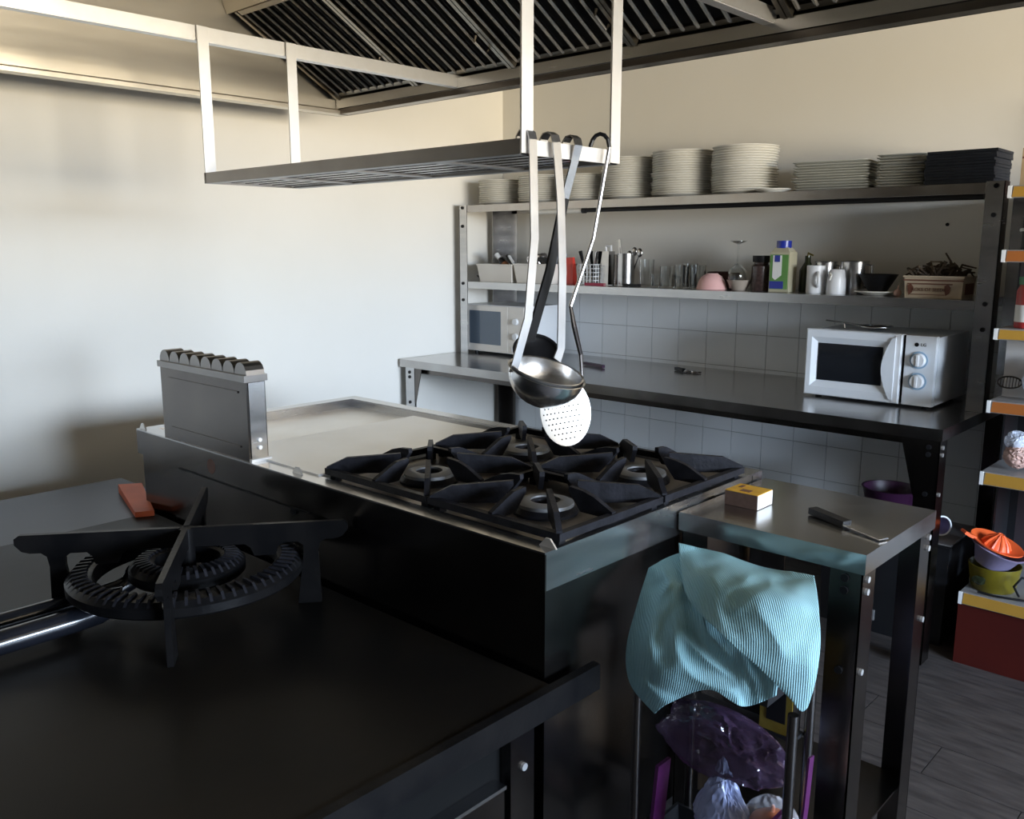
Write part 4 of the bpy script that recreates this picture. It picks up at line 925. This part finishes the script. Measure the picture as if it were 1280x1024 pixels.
t = thing('food_carton', 'beige printed carton on the top shelf of the shop shelving', 'carton', (2.90,-.50,1.621))
obj('carton_body', B().box(2.832, 2.97, -.56, -.44, 1.621, 1.745), 'cardboard', t, bevel=.002)
for k in range(3): obj('printed_window', B().box(2.850+k*.04, 2.875+k*.04, -.5615, -.5605, 1.665, 1.70), 'card', t)
obj('printed_band', B().box(2.833, 2.969, -.5615, -.5602, 1.712, 1.718), 'brown', t)
b = B().box(2.86, 2.99, -.54, -.46, 1.7460, 1.785)
tag(obj('pink_packet', b, 'pink', loc=(2.92,-.50,1.746), bevel=.008), 'pink and white packet lying on the beige carton', 'packet')
t = thing('cooking_pot', 'dark pot with pale lid on the second shelf of the shop shelving', 'pot', (2.93,-.52,1.422))
obj('pot_body', B().lathe([(0,0),(.075,0),(.082,.006),(.085,.06),(.08,.06),(0,.055)], (2.93,-.52,1.422), 28), 'black', t, smooth=40)
obj('pot_lid', B().lathe([(0,.060),(.09,.060),(.092,.066),(.088,.07),(0,.074)], (2.93,-.52,1.422), 28), 'card', t, smooth=40)
for k, (x, y, lab, capm) in enumerate(((2.895,-.56,'jarred','greentext'), (2.99,-.55,'jarred','red'))):
    t = thing('sauce_jar', ('red jar with green lid on the third shelf, nearest the left','red jar with red lid on the third shelf, behind the green-lidded one')[k], 'jar', (x,y,1.171))
    obj('jar_body', B().lathe([(0,0),(.036,0),(.038,.005),(.038,.12),(.03,.14),(0,.14)], (x,y,1.171), 22), lab, t, smooth=40)
    obj('jar_label', B().lathe([(.0385,.02),(.0385,.075)], (x,y,1.171), 22), 'card' , t, smooth=40)
    obj('jar_lid', B().lathe([(0,.14),(.034,.14),(.034,.165),(0,.165)], (x,y,1.171), 22), capm, t, smooth=40)
t = thing('paper_bag', 'pale printed paper bag standing on the fourth shop shelf', 'bag', (2.90,-.50,.934))
obj('bag_body', B().hexa([(2.835,-.53,.934),(2.985,-.53,.934),(2.985,-.46,.934),(2.835,-.46,.934),(2.828,-.505,1.125),(2.98,-.505,1.105),(2.98,-.495,1.105),(2.828,-.495,1.125)]), 'paper', t)
obj('printed_lines', B().hexa([(2.86,-.5145,1.045),(2.90,-.5145,1.045),(2.90,-.5125,1.045),(2.86,-.5125,1.045),(2.86,-.5135,1.051),(2.90,-.5135,1.051),(2.90,-.5115,1.051),(2.86,-.5115,1.051)]), 'brown', t)
obj('red_dot', B().cyl((2.912,-.5170,1.050),(2.912,-.511,1.050),.008,seg=12), 'red', t)
t = thing('tea_strainer', 'small oval wire strainer leaning on the printed paper bag', 'strainer', (2.86,-.58,.934))
b = B(); fm = cone_basis((.1,-.9,.4)); ctr = Vector((2.868,-.585,.99))
b.frame([ctr + fm @ Vector((.036*math.cos(2*PI*k/20), .02*math.sin(2*PI*k/20), 0)) for k in range(20)], .0028, 6, closed=True)
obj('rim', b, 'steeldark', t)
b = B()
for k in range(-3, 4): b.cyl(ctr + fm @ Vector((k*.009, -.018*math.sqrt(1-(k/4)**2), 0)), ctr + fm @ Vector((k*.009, .018*math.sqrt(1-(k/4)**2), 0)), .0014, seg=5)
obj('wire', b, 'steeldark', t, kind='stuff')
obj('handle', B().tube([ctr + fm @ Vector((.034,.004,0)), (2.915,-.585,1.012), (2.92,-.58,.937)], .003, 6), 'steeldark', t)
bag('white_bag', 'white crumpled plastic bag in front of the printed paper bag', (2.965,-.57,1.003), .055, .045, .056, 'film', 11, lump=.5, peak=.3)
bag('garlic_bag', 'knotted clear bag of pink garlic on the fifth shop shelf', (2.918,-.57,.748), .046, .043, .040, 'garlic', 14, lump=.25)
bag('film_knot', 'white plastic knot on top of the garlic bag', (2.905,-.575,.795), .032, .03, .03, 'film', 15, lump=.6)
# base shelf: yellow tub, lilac bowl, orange juicer, cable
zb = .2625
t = thing('yellow_tub', 'yellow translucent tub under the orange juicer on the base shelf', 'tub', (2.872,-.55,zb))
obj('tub_body', B().lathe([(0,0),(.068,0),(.07,.004),(.084,.088),(.081,.088),(.066,.006),(0,.006)], (2.872,-.55,zb), 28), 'yellow', t, smooth=40)
obj('dark_print', B().ball((2.845,-.626,zb+.042), .018, 2, 1.2,.25,.9,.4,2), 'olive', t)
tilt = cone_basis((.34,.0,1))
t = thing('lilac_bowl', 'lilac plastic bowl stacked on the yellow tub', 'bowl', (2.868,-.55,zb+.09))
obj('bowl_body', B().lathe([(0,-.03),(.055,-.03),(.075,.02),(.092,.036),(.094,.040),(.088,.040),(.07,.022),(.05,-.026),(0,-.026)], (2.868,-.55,zb+.112), 28, tilt), 'lilac', t, smooth=40)
t = thing('citrus_juicer', 'bright orange plastic citrus juicer resting in the lilac bowl', 'juicer', (2.868,-.55,zb+.135))
jc = Vector((2.868,-.55,zb+.152))
obj('juicer_dish', B().lathe([(0,-.006),(.06,-.006),(.078,.006),(.088,.010),(.088,.014),(.076,.010),(.058,0),(0,0)], jc, 32, tilt), 'orange', t, smooth=40)
b = B(); b.lathe([(.046,0),(.040,.012),(.024,.032),(.008,.044),(0,.046)], jc, 20, tilt)
for k in range(10):
    a = 2*PI*k/10; b.tube([jc + tilt @ Vector((.046*math.cos(a),.046*math.sin(a),.001)), jc + tilt @ Vector((.035*math.cos(a),.035*math.sin(a),.020)), jc + tilt @ Vector((.008*math.cos(a),.008*math.sin(a),.045))], [.006,.005,.003], 6)
obj('reamer', b, 'orange', t, smooth=50)
tin_ = tilt.inverted(); gd_ = tin_ @ Vector((-.80,-.55,.0)); gd_.z = 0; gd_.normalize()
obj('grip', B().strap([jc + tilt @ (gd_*.08 + Vector((0,0,.010))), jc + tilt @ (gd_*.104 + Vector((0,0,.014))), jc + tilt @ (gd_*.122 + Vector((0,0,.020)))], .034, .01, (.55,-.8,0)), 'orange', t, bevel=.003)
b = B().tube([(2.965,-.60,zb+.008),(2.955,-.635,zb+.05),(2.975,-.63,zb+.085),(3.02,-.60,zb+.07),(3.04,-.59,zb+.02),(2.99,-.625,zb+.006),(2.90,-.648,zb+.006),(2.85,-.648,zb+.008)], .004, 7)
tag(obj('power_cable', b, 'black', loc=(2.96,-.62,zb), smooth=60), 'black cable looped beside the yellow tub on the base shelf', 'cable')
# ------------------------------------------------------------------ under the counter
def crate(name, label, x0, x1, y0, y1, h, m_, cat):
    t = thing(name, label, cat, ((x0+x1)/2, (y0+y1)/2, 0.001))
    obj('crate_body', tub(x0, x1, y0, y1, .001, h, .012), m_, t); return t
t = crate('storage_crate', 'dark plastic crate under the right end of the counter', 2.28, 2.62, -.62, -.30, .36, 'shelfdark', 'crate')
obj('crate_label', B().box(2.42, 2.50, -.6175, -.6125, .05, .09), 'shelfgrey', t)
t = thing('purple_basin', 'purple plastic basin on the dark crate under the counter', 'basin', (2.46,-.46,.362))
obj('basin_body', B().lathe([(0,0),(.06,0),(.065,.005),(.10,.165),(.105,.17),(.097,.17),(.06,.01),(0,.008)], (2.47,-.46,.362), 32), 'purple', t, smooth=40)
t = thing('storage_bin', 'dark bin with grey lid behind the right counter leg', 'bin', (2.69,-.45,0))
obj('bin_body', tub(2.632, 2.732, -.58, -.28, .001, .385, .01), 'shelfdark', t)
t = thing('enamel_mug', 'white-rimmed mug lying on the grey bin behind the counter leg', 'mug', (2.69,-.50,.386))
mx = cone_basis((.75,-.66,.12)); cc = Vector((2.658,-.50,.434))
obj('bin_lid', B().box(2.630,2.734,-.582,-.278,.3852,.389), 'shelfgrey', bpy.data.objects['storage_bin'])
obj('mug_body', B().lathe([(0,-.07),(.030,-.07),(.033,-.06),(.036,.03),(.033,.03),(.030,-.06),(0,-.064)], cc, 24, mx), 'lilac', t, smooth=40)
obj('rim', B().ring(cc + mx @ Vector((0,0,.03)), .0345, .0035, 24, mx), 'white', t, smooth=60)
